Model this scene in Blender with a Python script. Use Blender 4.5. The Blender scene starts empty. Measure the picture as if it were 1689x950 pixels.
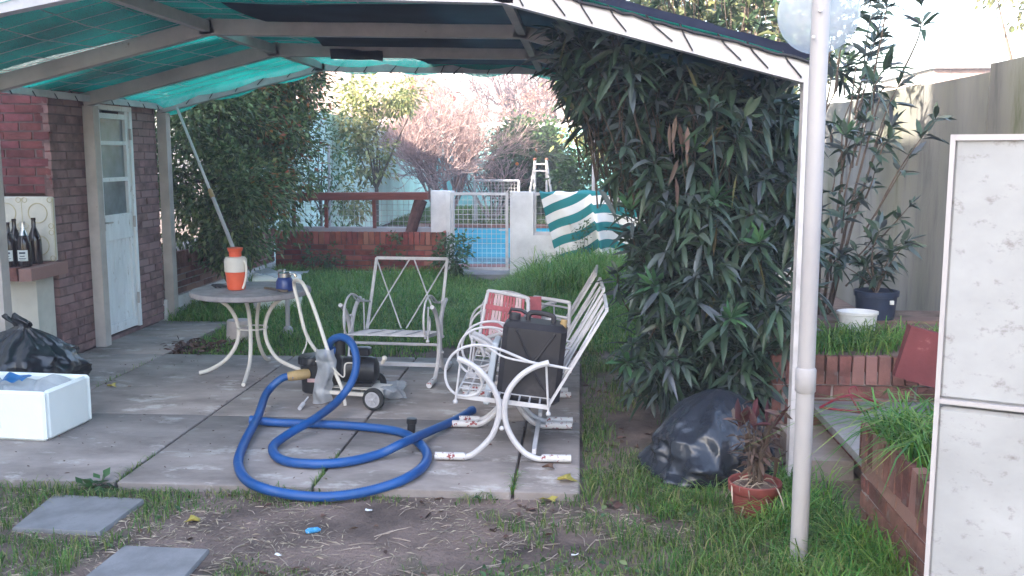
import bpy, math, random
import numpy as np
from mathutils import Vector, Matrix, noise as mn

random.seed(7)
RNG = np.random.default_rng(11)
SC = bpy.context.scene
COL = SC.collection
R = math.radians

# ------------------------------------------------------------------ camera
F_PX, W_PX, H_PX, EYE = 1600.0, 1689.0, 950.0, 1.6
PITCH = math.atan(220 / F_PX)
YAW = math.atan(112.5 / F_PX * math.cos(PITCH))
cam = bpy.data.cameras.new('camera')
cam.sensor_width = 36.0
cam.lens = 36.0 * F_PX / W_PX
cam.clip_start = 0.05
cam.clip_end = 500.0
camo = bpy.data.objects.new('camera', cam)
COL.objects.link(camo)
camo.location = (0, 0, EYE)
camo.rotation_euler = (math.pi / 2 - PITCH, 0, YAW)
SC.camera = camo

# ------------------------------------------------------------------ light
SUN_EL, SUN_AZ = 21.0, 44.0        # light travels towards +x and +y
wd = bpy.data.worlds.new('World')
SC.world = wd
wd.use_nodes = True
nt = wd.node_tree
nt.nodes.clear()
sky = nt.nodes.new('ShaderNodeTexSky')
sky.sky_type = 'NISHITA'
sky.sun_disc = False
sky.sun_elevation = R(SUN_EL)
sky.air_density = 1.0
sky.dust_density = 3.0
sky.ozone_density = 1.0
bg = nt.nodes.new('ShaderNodeBackground')
bg.inputs['Strength'].default_value = 0.15
wo = nt.nodes.new('ShaderNodeOutputWorld')
nt.links.new(sky.outputs[0], bg.inputs[0])
nt.links.new(bg.outputs[0], wo.inputs[0])
tr = Vector((math.sin(R(SUN_AZ)) * math.cos(R(SUN_EL)), math.cos(R(SUN_AZ)) * math.cos(R(SUN_EL)), -math.sin(R(SUN_EL))))
sl = bpy.data.lights.new('sun', 'SUN')
sl.energy = 3.6
sl.angle = R(0.5)
sl.color = (1.0, 0.9, 0.76)
so = bpy.data.objects.new('sun', sl)
COL.objects.link(so)
so.rotation_euler = tr.to_track_quat('-Z', 'Y').to_euler()
so.location = (-20, -20, 20)
# the sky's sun sits where the lamp stands: rotation is measured clockwise from +y
sky.sun_rotation = math.atan2(-tr.x, -tr.y)
ADDED_HAZE = 0.0046  # density of the volume added to lift the dark tones
SC.view_settings.view_transform = 'Standard'
SC.view_settings.look = 'None'
SC.view_settings.exposure = 3.05
SC.view_settings.gamma = 1.0
SC.view_settings.use_curve_mapping = False
SC.render.engine = 'CYCLES'
SC.cycles.use_denoising = True
SC.cycles.max_bounces = 8
SC.cycles.transparent_max_bounces = 12
SC.cycles.sample_clamp_indirect = 6.0

# ------------------------------------------------------------------ picking points from the survey of the photograph
_fw = np.array([-math.sin(YAW) * math.cos(PITCH), math.cos(YAW) * math.cos(PITCH), -math.sin(PITCH)])
_rt = np.array([math.cos(YAW), math.sin(YAW), 0.0])
_up = np.cross(_rt, _fw)
_C = np.array([0, 0, EYE])
def ray(x, y): return _fw + _rt * (x - 844.5) / F_PX - _up * (y - 475) / F_PX
def G(x, y, z=0.0):
    d = ray(x, y); return Vector(_C + d * ((z - EYE) / d[2]))
def AY(x, y, Y):
    d = ray(x, y); return Vector(_C + d * (Y / d[1]))

# ------------------------------------------------------------------ materials
def _n(nt, t, **kw):
    n = nt.nodes.new(t)
    for k, v in kw.items():
        if k in n.inputs: n.inputs[k].default_value = v
        else: setattr(n, k, v)
    return n

def _mixc(nt, a, b, fac, mode='MIX'):
    m = nt.nodes.new('ShaderNodeMix'); m.data_type = 'RGBA'; m.blend_type = mode
    for s, v in ((6, a), (7, b), (0, fac)):
        if hasattr(v, 'is_linked') or hasattr(v, 'links'): nt.links.new(v, m.inputs[s])
        elif s == 0: m.inputs[0].default_value = v
        else: m.inputs[s].default_value = (*v, 1) if len(v) == 3 else v
    return m.outputs[2]

def _ramp(nt, src, lo, hi):
    m = nt.nodes.new('ShaderNodeMapRange'); m.clamp = True
    m.inputs['From Min'].default_value = lo; m.inputs['From Max'].default_value = hi
    nt.links.new(src, m.inputs['Value'])
    return m.outputs['Result']

def mat(name, col, rough=0.7, var=0.15, scale=6.0, bump=0.15, bscale=60.0, bdist=0.004, island=0.0, metal=0.0, spec=0.4,
        col2=None, thr=(0.55, 0.6), scale2=14.0, stretch=(1, 1, 1), alpha=None, transl=0.0, coat=0.0, hue=0.0, islcol=None):
    m = bpy.data.materials.new(name); m.use_nodes = True
    t = m.node_tree; t.nodes.clear()
    out = t.nodes.new('ShaderNodeOutputMaterial')
    p = _n(t, 'ShaderNodeBsdfPrincipled', Roughness=rough, Metallic=metal)
    p.inputs['Specular IOR Level'].default_value = spec
    p.inputs['Coat Weight'].default_value = coat
    tc = t.nodes.new('ShaderNodeTexCoord')
    mp = t.nodes.new('ShaderNodeMapping'); mp.inputs['Scale'].default_value = stretch
    t.links.new(tc.outputs['Object'], mp.inputs[0])
    n1 = _n(t, 'ShaderNodeTexNoise', Scale=scale, Detail=6.0, Roughness=0.62)
    t.links.new(mp.outputs[0], n1.inputs['Vector'])
    c = _mixc(t, tuple(x * (1 - var * 1.6) for x in col), tuple(min(1, x * (1 + var * 1.6)) for x in col), _ramp(t, n1.outputs[0], 0.28, 0.72))
    if col2:
        n2 = _n(t, 'ShaderNodeTexNoise', Scale=scale2, Detail=8.0, Roughness=0.7)
        t.links.new(mp.outputs[0], n2.inputs['Vector'])
        c = _mixc(t, c, col2, _ramp(t, n2.outputs[0], thr[0], thr[1]))
    if island or islcol:
        g = t.nodes.new('ShaderNodeNewGeometry')
        if islcol: c = _mixc(t, c, islcol, _ramp(t, g.outputs['Random Per Island'], 0.55, 1.0))
        hs = t.nodes.new('ShaderNodeHueSaturation')
        mm = t.nodes.new('ShaderNodeMath'); mm.operation = 'MULTIPLY_ADD'
        mm.inputs[1].default_value = 2 * island; mm.inputs[2].default_value = 1 - island
        t.links.new(g.outputs['Random Per Island'], mm.inputs[0]); t.links.new(mm.outputs[0], hs.inputs['Value'])
        if hue:
            wn = t.nodes.new('ShaderNodeTexWhiteNoise'); wn.noise_dimensions = '1D'
            t.links.new(g.outputs['Random Per Island'], wn.inputs['W'])
            mh = t.nodes.new('ShaderNodeMath'); mh.operation = 'MULTIPLY_ADD'
            mh.inputs[1].default_value = 2 * hue; mh.inputs[2].default_value = 0.5 - hue
            t.links.new(wn.outputs['Value'], mh.inputs[0]); t.links.new(mh.outputs[0], hs.inputs['Hue'])
        t.links.new(c, hs.inputs['Color']); c = hs.outputs[0]
    t.links.new(c, p.inputs['Base Color'])
    if bump:
        nb = _n(t, 'ShaderNodeTexNoise', Scale=bscale, Detail=5.0, Roughness=0.6)
        t.links.new(mp.outputs[0], nb.inputs['Vector'])
        b = _n(t, 'ShaderNodeBump', Strength=min(1.0, bump * 2), Distance=bdist)
        t.links.new(nb.outputs[0], b.inputs['Height']); t.links.new(b.outputs[0], p.inputs['Normal'])
    sh = p.outputs[0]
    if transl:
        tl = t.nodes.new('ShaderNodeBsdfTranslucent'); t.links.new(c, tl.inputs['Color'])
        mx = t.nodes.new('ShaderNodeMixShader'); mx.inputs[0].default_value = transl
        t.links.new(sh, mx.inputs[1]); t.links.new(tl.outputs[0], mx.inputs[2]); sh = mx.outputs[0]
    if alpha is not None:
        tp = t.nodes.new('ShaderNodeBsdfTransparent')
        mx = t.nodes.new('ShaderNodeMixShader'); mx.inputs[0].default_value = alpha
        t.links.new(tp.outputs[0], mx.inputs[1]); t.links.new(sh, mx.inputs[2]); sh = mx.outputs[0]
    t.links.new(sh, out.inputs[0])
    return m

def leafmat(name, col, isl=0.4, hue=0.03, tr=0.28, rough=0.5, islcol=None, spec=0.4):
    return mat(name, col, rough=rough, var=0.15, scale=1.2, bump=0, island=isl, hue=hue, transl=tr, islcol=islcol, spec=spec)

def net_mat(name, col, solid, weave=160.0):
    """woven shade cloth: threads that scatter light through and gaps that let it pass"""
    m = bpy.data.materials.new(name); m.use_nodes = True
    t = m.node_tree; t.nodes.clear()
    out = t.nodes.new('ShaderNodeOutputMaterial')
    tc = t.nodes.new('ShaderNodeTexCoord')
    n1 = _n(t, 'ShaderNodeTexNoise', Scale=1.8, Detail=6.0); t.links.new(tc.outputs['Object'], n1.inputs['Vector'])
    c = _mixc(t, tuple(x * 0.6 for x in col), tuple(min(1, x * 1.4) for x in col), _ramp(t, n1.outputs[0], .3, .7))
    d = t.nodes.new('ShaderNodeBsdfDiffuse'); tl = t.nodes.new('ShaderNodeBsdfTranslucent')
    t.links.new(c, d.inputs[0]); t.links.new(c, tl.inputs[0])
    mx = t.nodes.new('ShaderNodeMixShader'); mx.inputs[0].default_value = 0.6
    t.links.new(d.outputs[0], mx.inputs[1]); t.links.new(tl.outputs[0], mx.inputs[2])
    tp = t.nodes.new('ShaderNodeBsdfTransparent')
    mp = t.nodes.new('ShaderNodeMapping'); mp.inputs['Scale'].default_value = (2.0, 0.45, 1)
    t.links.new(tc.outputs['Object'], mp.inputs[0])
    n2 = _n(t, 'ShaderNodeTexNoise', Scale=weave, Detail=2.0); t.links.new(mp.outputs[0], n2.inputs['Vector'])
    m2 = t.nodes.new('ShaderNodeMixShader')
    f = _ramp(t, n2.outputs[0], 0.5 - solid * 0.55, 0.8 - solid * 0.45)
    t.links.new(f, m2.inputs[0]); t.links.new(tp.outputs[0], m2.inputs[1]); t.links.new(mx.outputs[0], m2.inputs[2])
    t.links.new(m2.outputs[0], out.inputs[0])
    return m

M = {}
M['soil'] = mat('soil', (0.165, 0.118, 0.10), 0.95, 0.45, 3.0, 0.5, 45, 0.02, col2=(0.075, 0.085, 0.045), thr=(0.55, 0.7), scale2=1.1)
M['concrete'] = mat('concrete', (0.275, 0.235, 0.218), 0.88, 0.26, 2.4, 0.4, 110, 0.003, col2=(0.47, 0.435, 0.41), thr=(0.55, 0.66), scale2=3.0, stretch=(.9, 1.5, 1))
M['stone'] = mat('stone_slab', (0.21, 0.205, 0.21), 0.9, 0.2, 5, 0.3, 90, 0.003, col2=(0.13, 0.13, 0.12), thr=(0.6, 0.75), scale2=5)
M['mortar'] = mat('mortar', (0.30, 0.26, 0.25), 0.95, 0.25, 12, 0.4, 90, 0.004)
M['mortar_dark'] = mat('mortar_dark', (0.13, 0.09, 0.085), 0.95, 0.25, 12, 0.4, 90, 0.004)
M['brick'] = mat('brick', (0.20, 0.09, 0.075), 0.9, 0.35, 9, 0.6, 60, 0.006, island=0.3, hue=0.012, islcol=(0.24, 0.14, 0.12), col2=(0.21, 0.175, 0.165), thr=(0.58, 0.72), scale2=11)
M['brick_plum'] = mat('brick_plum', (0.235, 0.135, 0.128), 0.9, 0.35, 7, 0.5, 70, 0.004, island=0.14, hue=0.008, islcol=(0.27, 0.17, 0.165))
M['mortar_plum'] = mat('mortar_plum', (0.14, 0.09, 0.088), 0.95, 0.25, 12, 0.4, 90, 0.004)
M['brick_pale'] = mat('brick_pale', (0.30, 0.22, 0.21), 0.9, 0.2, 3, 0.3, 40, 0.004, island=0.2, hue=0.01)
M['brick_red'] = mat('brick_painted_red', (0.25, 0.06, 0.045), 0.75, 0.3, 9, 0.4, 60, 0.004, island=0.3, hue=0.012, islcol=(0.27, 0.10, 0.07))
M['brick_dark'] = mat('brick_wine', (0.15, 0.042, 0.045), 0.8, 0.25, 9, 0.4, 60, 0.004, island=0.2, hue=0.01)
M['plaster'] = mat('white_plaster', (0.66, 0.65, 0.66), 0.9, 0.12, 3, 0.3, 40, 0.004, col2=(0.36, 0.34, 0.32), thr=(0.6, 0.72), scale2=2.2)
M['cream'] = mat('cream_render', (0.60, 0.57, 0.50), 0.9, 0.1, 3, 0.2, 40, 0.003, col2=(0.42, 0.38, 0.32), thr=(0.6, 0.75), scale2=3)
M['beam'] = mat('aged_white_metal', (0.46, 0.41, 0.38), 0.6, 0.12, 5, 0.1, 40, 0.002, col2=(0.24, 0.17, 0.14), thr=(0.66, 0.72), scale2=7)
M['white_metal'] = mat('white_painted_metal', (0.52, 0.50, 0.515), 0.5, 0.12, 8, 0.08, 60, 0.001, col2=(0.36, 0.24, 0.17), thr=(0.69, 0.74), scale2=22)
M['grey_metal'] = mat('worn_white_metal', (0.56, 0.53, 0.54), 0.55, 0.12, 9, 0.1, 60, 0.001, col2=(0.3, 0.2, 0.15), thr=(0.66, 0.72), scale2=18)
M['foot'] = mat('chipped_white_over_red', (0.58, 0.56, 0.56), 0.5, 0.06, 8, 0.15, 50, 0.002, col2=(0.22, 0.03, 0.028), thr=(0.56, 0.58), scale2=26)
M['door'] = mat('weathered_white_paint', (0.80, 0.81, 0.82), 0.6, 0.08, 3, 0.15, 50, 0.002, col2=(0.34, 0.27, 0.22), thr=(0.62, 0.66), scale2=11, stretch=(2.5, 2.5, 0.8))
M['pvc'] = mat('pvc_white', (0.40, 0.385, 0.40), 0.5, 0.08, 3, 0.06, 30, 0.001, col2=(0.42, 0.39, 0.37), thr=(0.58, 0.8), scale2=6, stretch=(1, 1, .4))
M['cabinet'] = mat('scuffed_white_enamel', (0.31, 0.32, 0.335), 0.55, 0.14, 2, 0.06, 30, 0.001, col2=(0.17, 0.16, 0.16), thr=(0.57, 0.72), scale2=21, stretch=(1.0, 1.0, 1.4))
M['frost'] = mat('dusty_glass', (0.17, 0.20, 0.22), 0.25, 0.3, 4, 0.05, 20, 0.001, spec=0.6)
M['black'] = mat('black_plastic', (0.018, 0.018, 0.02), 0.4, 0.2, 6, 0.08, 50, 0.001)
M['can'] = mat('dusty_black_plastic', (0.022, 0.02, 0.024), 0.55, 0.3, 4, 0.1, 40, 0.002, col2=(0.085, 0.075, 0.075), thr=(0.55, 0.8), scale2=5)
M['rubber'] = mat('rubber', (0.025, 0.025, 0.025), 0.8, 0.2, 10, 0.1)
M['blue_hose'] = mat('blue_hose', (0.008, 0.075, 0.27), 0.45, 0.12, 6, 0.0, spec=0.5, col2=(0.03, 0.10, 0.25), thr=(0.55, 0.75), scale2=9)
M['navy'] = mat('navy_enamel', (0.02, 0.04, 0.16), 0.3, 0.1, 6, 0.0, spec=0.5)
M['steel'] = mat('stainless_steel', (0.6, 0.6, 0.6), 0.25, 0.05, 6, 0.0, metal=1.0)
M['orange'] = mat('orange_plastic', (0.72, 0.115, 0.05), 0.45, 0.06, 5, 0.04, 40, 0.001)
M['offwhite'] = mat('yellowed_plastic', (0.66, 0.60, 0.53), 0.5, 0.08, 5, 0.04, 40, 0.001)
M['foam'] = mat('white_foam', (0.80, 0.83, 0.80), 0.85, 0.03, 4, 0.25, 140, 0.003, col2=(0.5, 0.5, 0.45), thr=(0.64, 0.72), scale2=13, stretch=(1, 1, 0.35))
M['bag'] = mat('black_bin_bag', (0.012, 0.013, 0.017), 0.2, 0.05, 6, 0.3, 34, 0.008, spec=0.6, stretch=(1, 1, .3))
M['bag_sheen'] = mat('sheen_tinted_bin_bag', (0.022, 0.026, 0.036), 0.22, 0.05, 6, 0.3, 34, 0.005, spec=0.6, stretch=(1.2, 1, .35))  # the bag's bluish sheen is put into its base colour
M['poly'] = mat('thin_clear_plastic', (0.62, 0.64, 0.68), 0.25, 0.1, 8, 0.5, 30, 0.01, transl=0.4, alpha=0.6)
M['glass_brown'] = mat('brown_bottle_glass', (0.018, 0.010, 0.010), 0.08, 0.1, 6, 0.0, spec=0.6)
M['paper'] = mat('paper_label', (0.62, 0.66, 0.64), 0.8, 0.06, 40, 0.0)
M['ink'] = mat('label_ink', (0.05, 0.07, 0.10), 0.8, 0.1, 40, 0.0)
M['tabletop'] = mat('weathered_tabletop', (0.27, 0.245, 0.25), 0.8, 0.2, 9, 0.2, 80, 0.002, col2=(0.36, 0.34, 0.33), thr=(0.58, 0.7), scale2=14)
M['terracotta'] = mat('terracotta_plastic', (0.21, 0.052, 0.045), 0.65, 0.2, 8, 0.1, 50, 0.002)
M['bluepot'] = mat('dark_blue_plastic', (0.022, 0.035, 0.07), 0.5, 0.15, 8, 0.1)
M['redslab'] = mat('red_painted_board', (0.15, 0.038, 0.042), 0.85, 0.12, 8, 0.3, 60, 0.003, col2=(0.3, 0.14, 0.12), thr=(0.6, 0.7), scale2=8)
M['rail_red'] = mat('red_stained_timber', (0.165, 0.045, 0.036), 0.7, 0.25, 8, 0.3, 30, 0.003, stretch=(0.3, 3, 3))
M['bark'] = mat('bark', (0.10, 0.075, 0.06), 0.9, 0.3, 12, 0.5, 40, 0.01)
M['log'] = mat('old_log', (0.10, 0.05, 0.045), 0.9, 0.3, 12, 0.5, 40, 0.01)
M['twig'] = mat('bare_twigs', (0.32, 0.225, 0.215), 0.9, 0.25, 5, 0, island=0.4)
M['twig_far'] = mat('grey_branches', (0.15, 0.11, 0.12), 0.9, 0.25, 5, 0, island=0.3)
M['wallgrey'] = mat('mossy_concrete', (0.235, 0.23, 0.222), 0.95, 0.4, 2.2, 0.4, 50, 0.006, col2=(0.10, 0.105, 0.06), thr=(0.42, 0.70), scale2=1.1, stretch=(1, 1.5, 0.33))
M['paleteal'] = mat('pale_teal_render', (0.52, 0.68, 0.66), 0.9, 0.15, 1.2, 0.2, 30, 0.004, col2=(0.4, 0.48, 0.4), thr=(0.55, 0.75), scale2=0.9, stretch=(1, 1, 0.5))
M['teal'] = mat('teal_render', (0.22, 0.52, 0.52), 0.9, 0.15, 1.2, 0.2, 30, 0.004, col2=(0.45, 0.55, 0.52), thr=(0.58, 0.75), scale2=0.8)
M['greywall'] = mat('weathered_cement', (0.34, 0.33, 0.36), 0.95, 0.2, 1.0, 0.2, 20, 0.005)
M['poolblue'] = mat('pool_paint', (0.03, 0.44, 0.62), 0.5, 0.08, 1.0, 0.05)
M['net'] = net_mat('green_shade_cloth', (0.015, 0.38, 0.27), 0.62)
M['net2'] = net_mat('dark_shade_cloth', (0.012, 0.13, 0.13), 0.80)
M['net3'] = net_mat('black_shade_cloth', (0.034, 0.034, 0.05), 0.97)
M['cord'] = mat('dark_cord', (0.03, 0.03, 0.035), 0.8, 0.2, 20, 0)
M['wire'] = mat('galvanised_wire', (0.42, 0.42, 0.42), 0.5, 0.1, 20, 0)
M['olive'] = leafmat('oleander_leaf', (0.046, 0.086, 0.054), 0.55, 0.03, 0.12, 0.40, islcol=(0.065, 0.078, 0.095))
M['olive_young'] = leafmat('oleander_young_leaf', (0.065, 0.16, 0.075), 0.3, 0.02, 0.25, 0.45)
M['olive_dead'] = leafmat('dry_leaf', (0.115, 0.075, 0.062), 0.4, 0.02, 0.15, 0.7)
M['shrub'] = leafmat('shrub_leaf', (0.085, 0.145, 0.05), 0.6, 0.04, 0.35, islcol=(0.15, 0.19, 0.075))
M['shrub_rust'] = leafmat('rusty_leaf', (0.27, 0.11, 0.035), 0.4, 0.03, 0.3)
M['pale_leaf'] = leafmat('sunlit_pale_leaf', (0.22, 0.24, 0.09), 0.4, 0.035, 0.35, islcol=(0.34, 0.31, 0.16))  # full sun on the foliage is put into this pale colour
M['citrus'] = leafmat('citrus_leaf', (0.04, 0.085, 0.025), 0.4, 0.02, 0.25)
M['fruit'] = mat('orange_fruit', (0.7, 0.2, 0.03), 0.5, 0.1, 5, 0)
M['redflower'] = leafmat('red_bract', (0.55, 0.02, 0.05), 0.3, 0.02, 0.4)
M['grass'] = leafmat('grass_blade', (0.095, 0.20, 0.035), 0.5, 0.04, 0.35, 0.55, islcol=(0.22, 0.21, 0.09))
M['grass_lush'] = leafmat('lush_grass_blade', (0.105, 0.26, 0.04), 0.5, 0.04, 0.4, 0.5, islcol=(0.19, 0.28, 0.07))
M['straw'] = leafmat('dry_grass', (0.36, 0.29, 0.22), 0.5, 0.02, 0.2, 0.8)
M['deadleaf'] = leafmat('fallen_leaf', (0.11, 0.06, 0.045), 0.5, 0.02, 0.1, 0.8)
M['yellowleaf'] = leafmat('yellow_leaf', (0.45, 0.36, 0.09), 0.2, 0.01, 0.2, 0.7)
M['redleaf'] = leafmat('reddish_leaf', (0.09, 0.028, 0.034), 0.4, 0.02, 0.25, 0.6)
M['agap'] = leafmat('strap_leaf', (0.08, 0.15, 0.06), 0.4, 0.02, 0.3)
M['lawn'] = mat('far_lawn', (0.09, 0.15, 0.04), 0.95, 0.4, 3, 0.4, 40, 0.02, col2=(0.16, 0.17, 0.07), thr=(0.5, 0.65), scale2=2)
M['redwire'] = mat('red_plastic_coat', (0.22, 0.02, 0.04), 0.4, 0.1, 8, 0)
M['khaki'] = mat('tape_wrapped_connector', (0.34, 0.23, 0.10), 0.55, 0.2, 12, 0.2)
M['ceram'] = mat('white_plastic_tub', (0.70, 0.70, 0.70), 0.5, 0.08, 8, 0.1, col2=(0.45, 0.45, 0.42), thr=(0.6, 0.75), scale2=9)
M['pinkbucket'] = mat('pale_pink_plastic', (0.52, 0.44, 0.43), 0.6, 0.1, 6, 0.1)
M['charcoal'] = mat('soot', (0.03, 0.028, 0.028), 0.9, 0.3, 8, 0.3)
# ------------------------------------------------------------------ geometry helpers
def world_org(p):
    o = Vector((0, 0, 0))
    while p is not None:
        o += p.location; p = p.parent
    return o

def finish(name, me, m, parent, angle=38):
    me.materials.append(m)
    if len(me.polygons):
        me.polygons.foreach_set('use_smooth', [True] * len(me.polygons))
        me.set_sharp_from_angle(angle=R(angle))
    o = bpy.data.objects.new(name, me)
    COL.objects.link(o)
    if parent is not None: o.parent = parent
    return o

class MB:
    def __init__(self): self.v = []; self.f = []
    def add(self, vs, fs):
        b = len(self.v); self.v.extend([tuple(x) for x in vs]); self.f.extend([tuple(i + b for i in q) for q in fs])
        return self
    def box(self, c, s, rot=None, jit=0.0):
        c = Vector(c); vs = []
        for dz in (-.5, .5):
            for dx, dy in ((-.5, -.5), (.5, -.5), (.5, .5), (-.5, .5)):
                p = Vector((dx * s[0], dy * s[1], dz * s[2]))
                if jit: p += Vector((random.uniform(-jit, jit), random.uniform(-jit, jit), random.uniform(-jit, jit)))
                if rot is not None: p = rot @ p
                vs.append(c + p)
        return self.add(vs, [(3, 2, 1, 0), (4, 5, 6, 7), (0, 1, 5, 4), (1, 2, 6, 5), (2, 3, 7, 6), (3, 0, 4, 7)])
    def bbox(self, a, b, jit=0.0):
        return self.box([(a[i] + b[i]) / 2 for i in range(3)], [abs(b[i] - a[i]) for i in range(3)], None, jit)
    def cbox(self, c, s, bev=0.01, rot=None):
        """box with chamfered vertical edges and top edge"""
        x, y, z = s[0] / 2, s[1] / 2, s[2] / 2; b = bev
        ring = [(-x + b, -y), (x - b, -y), (x, -y + b), (x, y - b), (x - b, y), (-x + b, y), (-x, y - b), (-x, -y + b)]
        def sc(r, k): return [(px * (1 - k / x), py * (1 - k / y)) for px, py in r]
        lay = [(sc(ring, b), -z), (ring, -z + b), (ring, z - b), (sc(ring, b), z)]
        vs = []; c = Vector(c)
        for rg, zz in lay:
            for px, py in rg:
                p = Vector((px, py, zz)); p = rot @ p if rot is not None else p
                vs.append(c + p)
        fs = [tuple(range(7, -1, -1)), tuple(range(24, 32))]
        for l in range(3):
            for i in range(8): fs.append((l * 8 + i, l * 8 + (i + 1) % 8, l * 8 + 8 + (i + 1) % 8, l * 8 + 8 + i))
        return self.add(vs, fs)
    def bar(self, a, b, w, h, up=(0, 0, 1)):
        a, b = Vector(a), Vector(b); d = (b - a); L = d.length; d.normalize()
        up = Vector(up)
        s = d.cross(up)
        if s.length < 1e-4: s = d.cross(Vector((0, 1, 0)))
        s.normalize(); u = s.cross(d)
        m = Matrix((s, d, u)).transposed()
        return self.box((a + b) / 2, (w, L, h), m)
    def tube(self, pts, r, n=8, cap=True, closed=False):
        P = [Vector(p) for p in pts]; N = len(P)
        rs = r if isinstance(r, (list, tuple)) else [r] * N
        T = []
        for i in range(N):
            a = P[i - 1] if (i > 0 or closed) else P[i]; b = P[(i + 1) % N] if (i < N - 1 or closed) else P[i]
            d = b - a
            T.append(d.normalized() if d.length > 1e-9 else Vector((0, 0, 1)))
        u = T[0].orthogonal().normalized(); vs = []
        for i in range(N):
            u = u - T[i] * u.dot(T[i])
            u = u.normalized() if u.length > 1e-6 else T[i].orthogonal().normalized()
            w = T[i].cross(u)
            for k in range(n):
                an = 2 * math.pi * k / n
                vs.append(P[i] + (u * math.cos(an) + w * math.sin(an)) * rs[i])
        fs = []
        for i in range(N if closed else N - 1):
            j = (i + 1) % N
            for k in range(n):
                fs.append((i * n + k, i * n + (k + 1) % n, j * n + (k + 1) % n, j * n + k))
        if cap and not closed:
            fs.append(tuple(range(n - 1, -1, -1))); fs.append(tuple((N - 1) * n + k for k in range(n)))
        return self.add(vs, fs)
    def lathe(self, prof, c=(0, 0, 0), n=24, sx=1, sy=1, rot=None, fn=None):
        vs = []; c = Vector(c)
        for r, z in prof:
            for k in range(n):
                a = 2 * math.pi * k / n; rr = r * (fn(a, z) if fn else 1)
                p = Vector((rr * math.cos(a) * sx, rr * math.sin(a) * sy, z))
                if rot is not None: p = rot @ p
                vs.append(c + p)
        fs = []
        for i in range(len(prof) - 1):
            for k in range(n):
                fs.append((i * n + k, i * n + (k + 1) % n, (i + 1) * n + (k + 1) % n, (i + 1) * n + k))
        if prof[0][0] > 1e-6: fs.append(tuple(range(n - 1, -1, -1)))
        if prof[-1][0] > 1e-6: fs.append(tuple((len(prof) - 1) * n + k for k in range(n)))
        return self.add(vs, fs)
    def ball(self, c, r, n=10):
        return self.lathe([(r * math.sin(math.pi * i / 6), -r * math.cos(math.pi * i / 6)) for i in range(7)], c, n)
    def grid(self, fn, nu, nv, thick=0.0):
        vs = [fn(i / nu, j / nv) for j in range(nv + 1) for i in range(nu + 1)]
        w = nu + 1
        fs = [(j * w + i, j * w + i + 1, (j + 1) * w + i + 1, (j + 1) * w + i) for j in range(nv) for i in range(nu)]
        return self.add(vs, fs)
    def build(self, name, m, parent=None, angle=38, loc=None):
        """verts are in the frame of the thing's parent chain turned off: world coordinates minus the chain's offset"""
        o0 = world_org(parent)
        if loc is not None: o0 = Vector(loc)
        me = bpy.data.meshes.new(name)
        me.from_pydata([(x - o0.x, y - o0.y, z - o0.z) for x, y, z in self.v], [], self.f)
        me.update()
        o = finish(name, me, M[m] if isinstance(m, str) else m, parent, angle)
        if loc is not None and parent is None: o.location = loc
        return o

def empty(name, loc, label=None, cat=None, group=None, rz=0.0):
    o = bpy.data.objects.new(name, None); COL.objects.link(o)
    o.location = loc; o.rotation_euler = (0, 0, rz); o.empty_display_size = 0.1
    if label: tag(o, label, cat, group)
    return o

def tag(o, label, cat, group=None, kind=None):
    o['label'] = label; o['category'] = cat
    if group: o['group'] = group
    if kind: o['kind'] = kind
    return o
def struct(o): o['kind'] = 'structure'; return o
def stuff(o, label, cat): return tag(o, label, cat, kind='stuff')

def copy_tree(o, parent=None):
    c = o.copy(); COL.objects.link(c)
    if parent is not None: c.parent = parent
    for ch in [k for k in bpy.data.objects if k.parent == o]: copy_tree(ch, c)
    return c

def np_mesh(name, V, quads=None, tris=None, m=None, parent=None, org=None, angle=60):
    V = np.asarray(V, dtype=np.float32).reshape(-1, 3)
    o0 = world_org(parent) if org is None else Vector(org)
    V = V - np.array(o0, dtype=np.float32)
    q = np.zeros((0, 4), int) if quads is None else np.asarray(quads); t = np.zeros((0, 3), int) if tris is None else np.asarray(tris)
    me = bpy.data.meshes.new(name)
    me.vertices.add(len(V)); me.vertices.foreach_set('co', V.ravel())
    nl = len(q) * 4 + len(t) * 3
    me.loops.add(nl); me.loops.foreach_set('vertex_index', np.concatenate([q.ravel(), t.ravel()]).astype(np.int32))
    me.polygons.add(len(q) + len(t))
    st = np.concatenate([np.arange(len(q)) * 4, len(q) * 4 + np.arange(len(t)) * 3]).astype(np.int32)
    me.polygons.foreach_set('loop_start', st)
    me.update(calc_edges=True); me.validate()
    me.materials.append(M[m] if isinstance(m, str) else m)
    me.polygons.foreach_set('use_smooth', [True] * len(me.polygons))
    o = bpy.data.objects.new(name, me); COL.objects.link(o)
    if parent is not None: o.parent = parent
    elif org is not None: o.location = org
    return o

def norm(a): return a / np.maximum(np.linalg.norm(a, axis=-1, keepdims=True), 1e-9)

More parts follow.
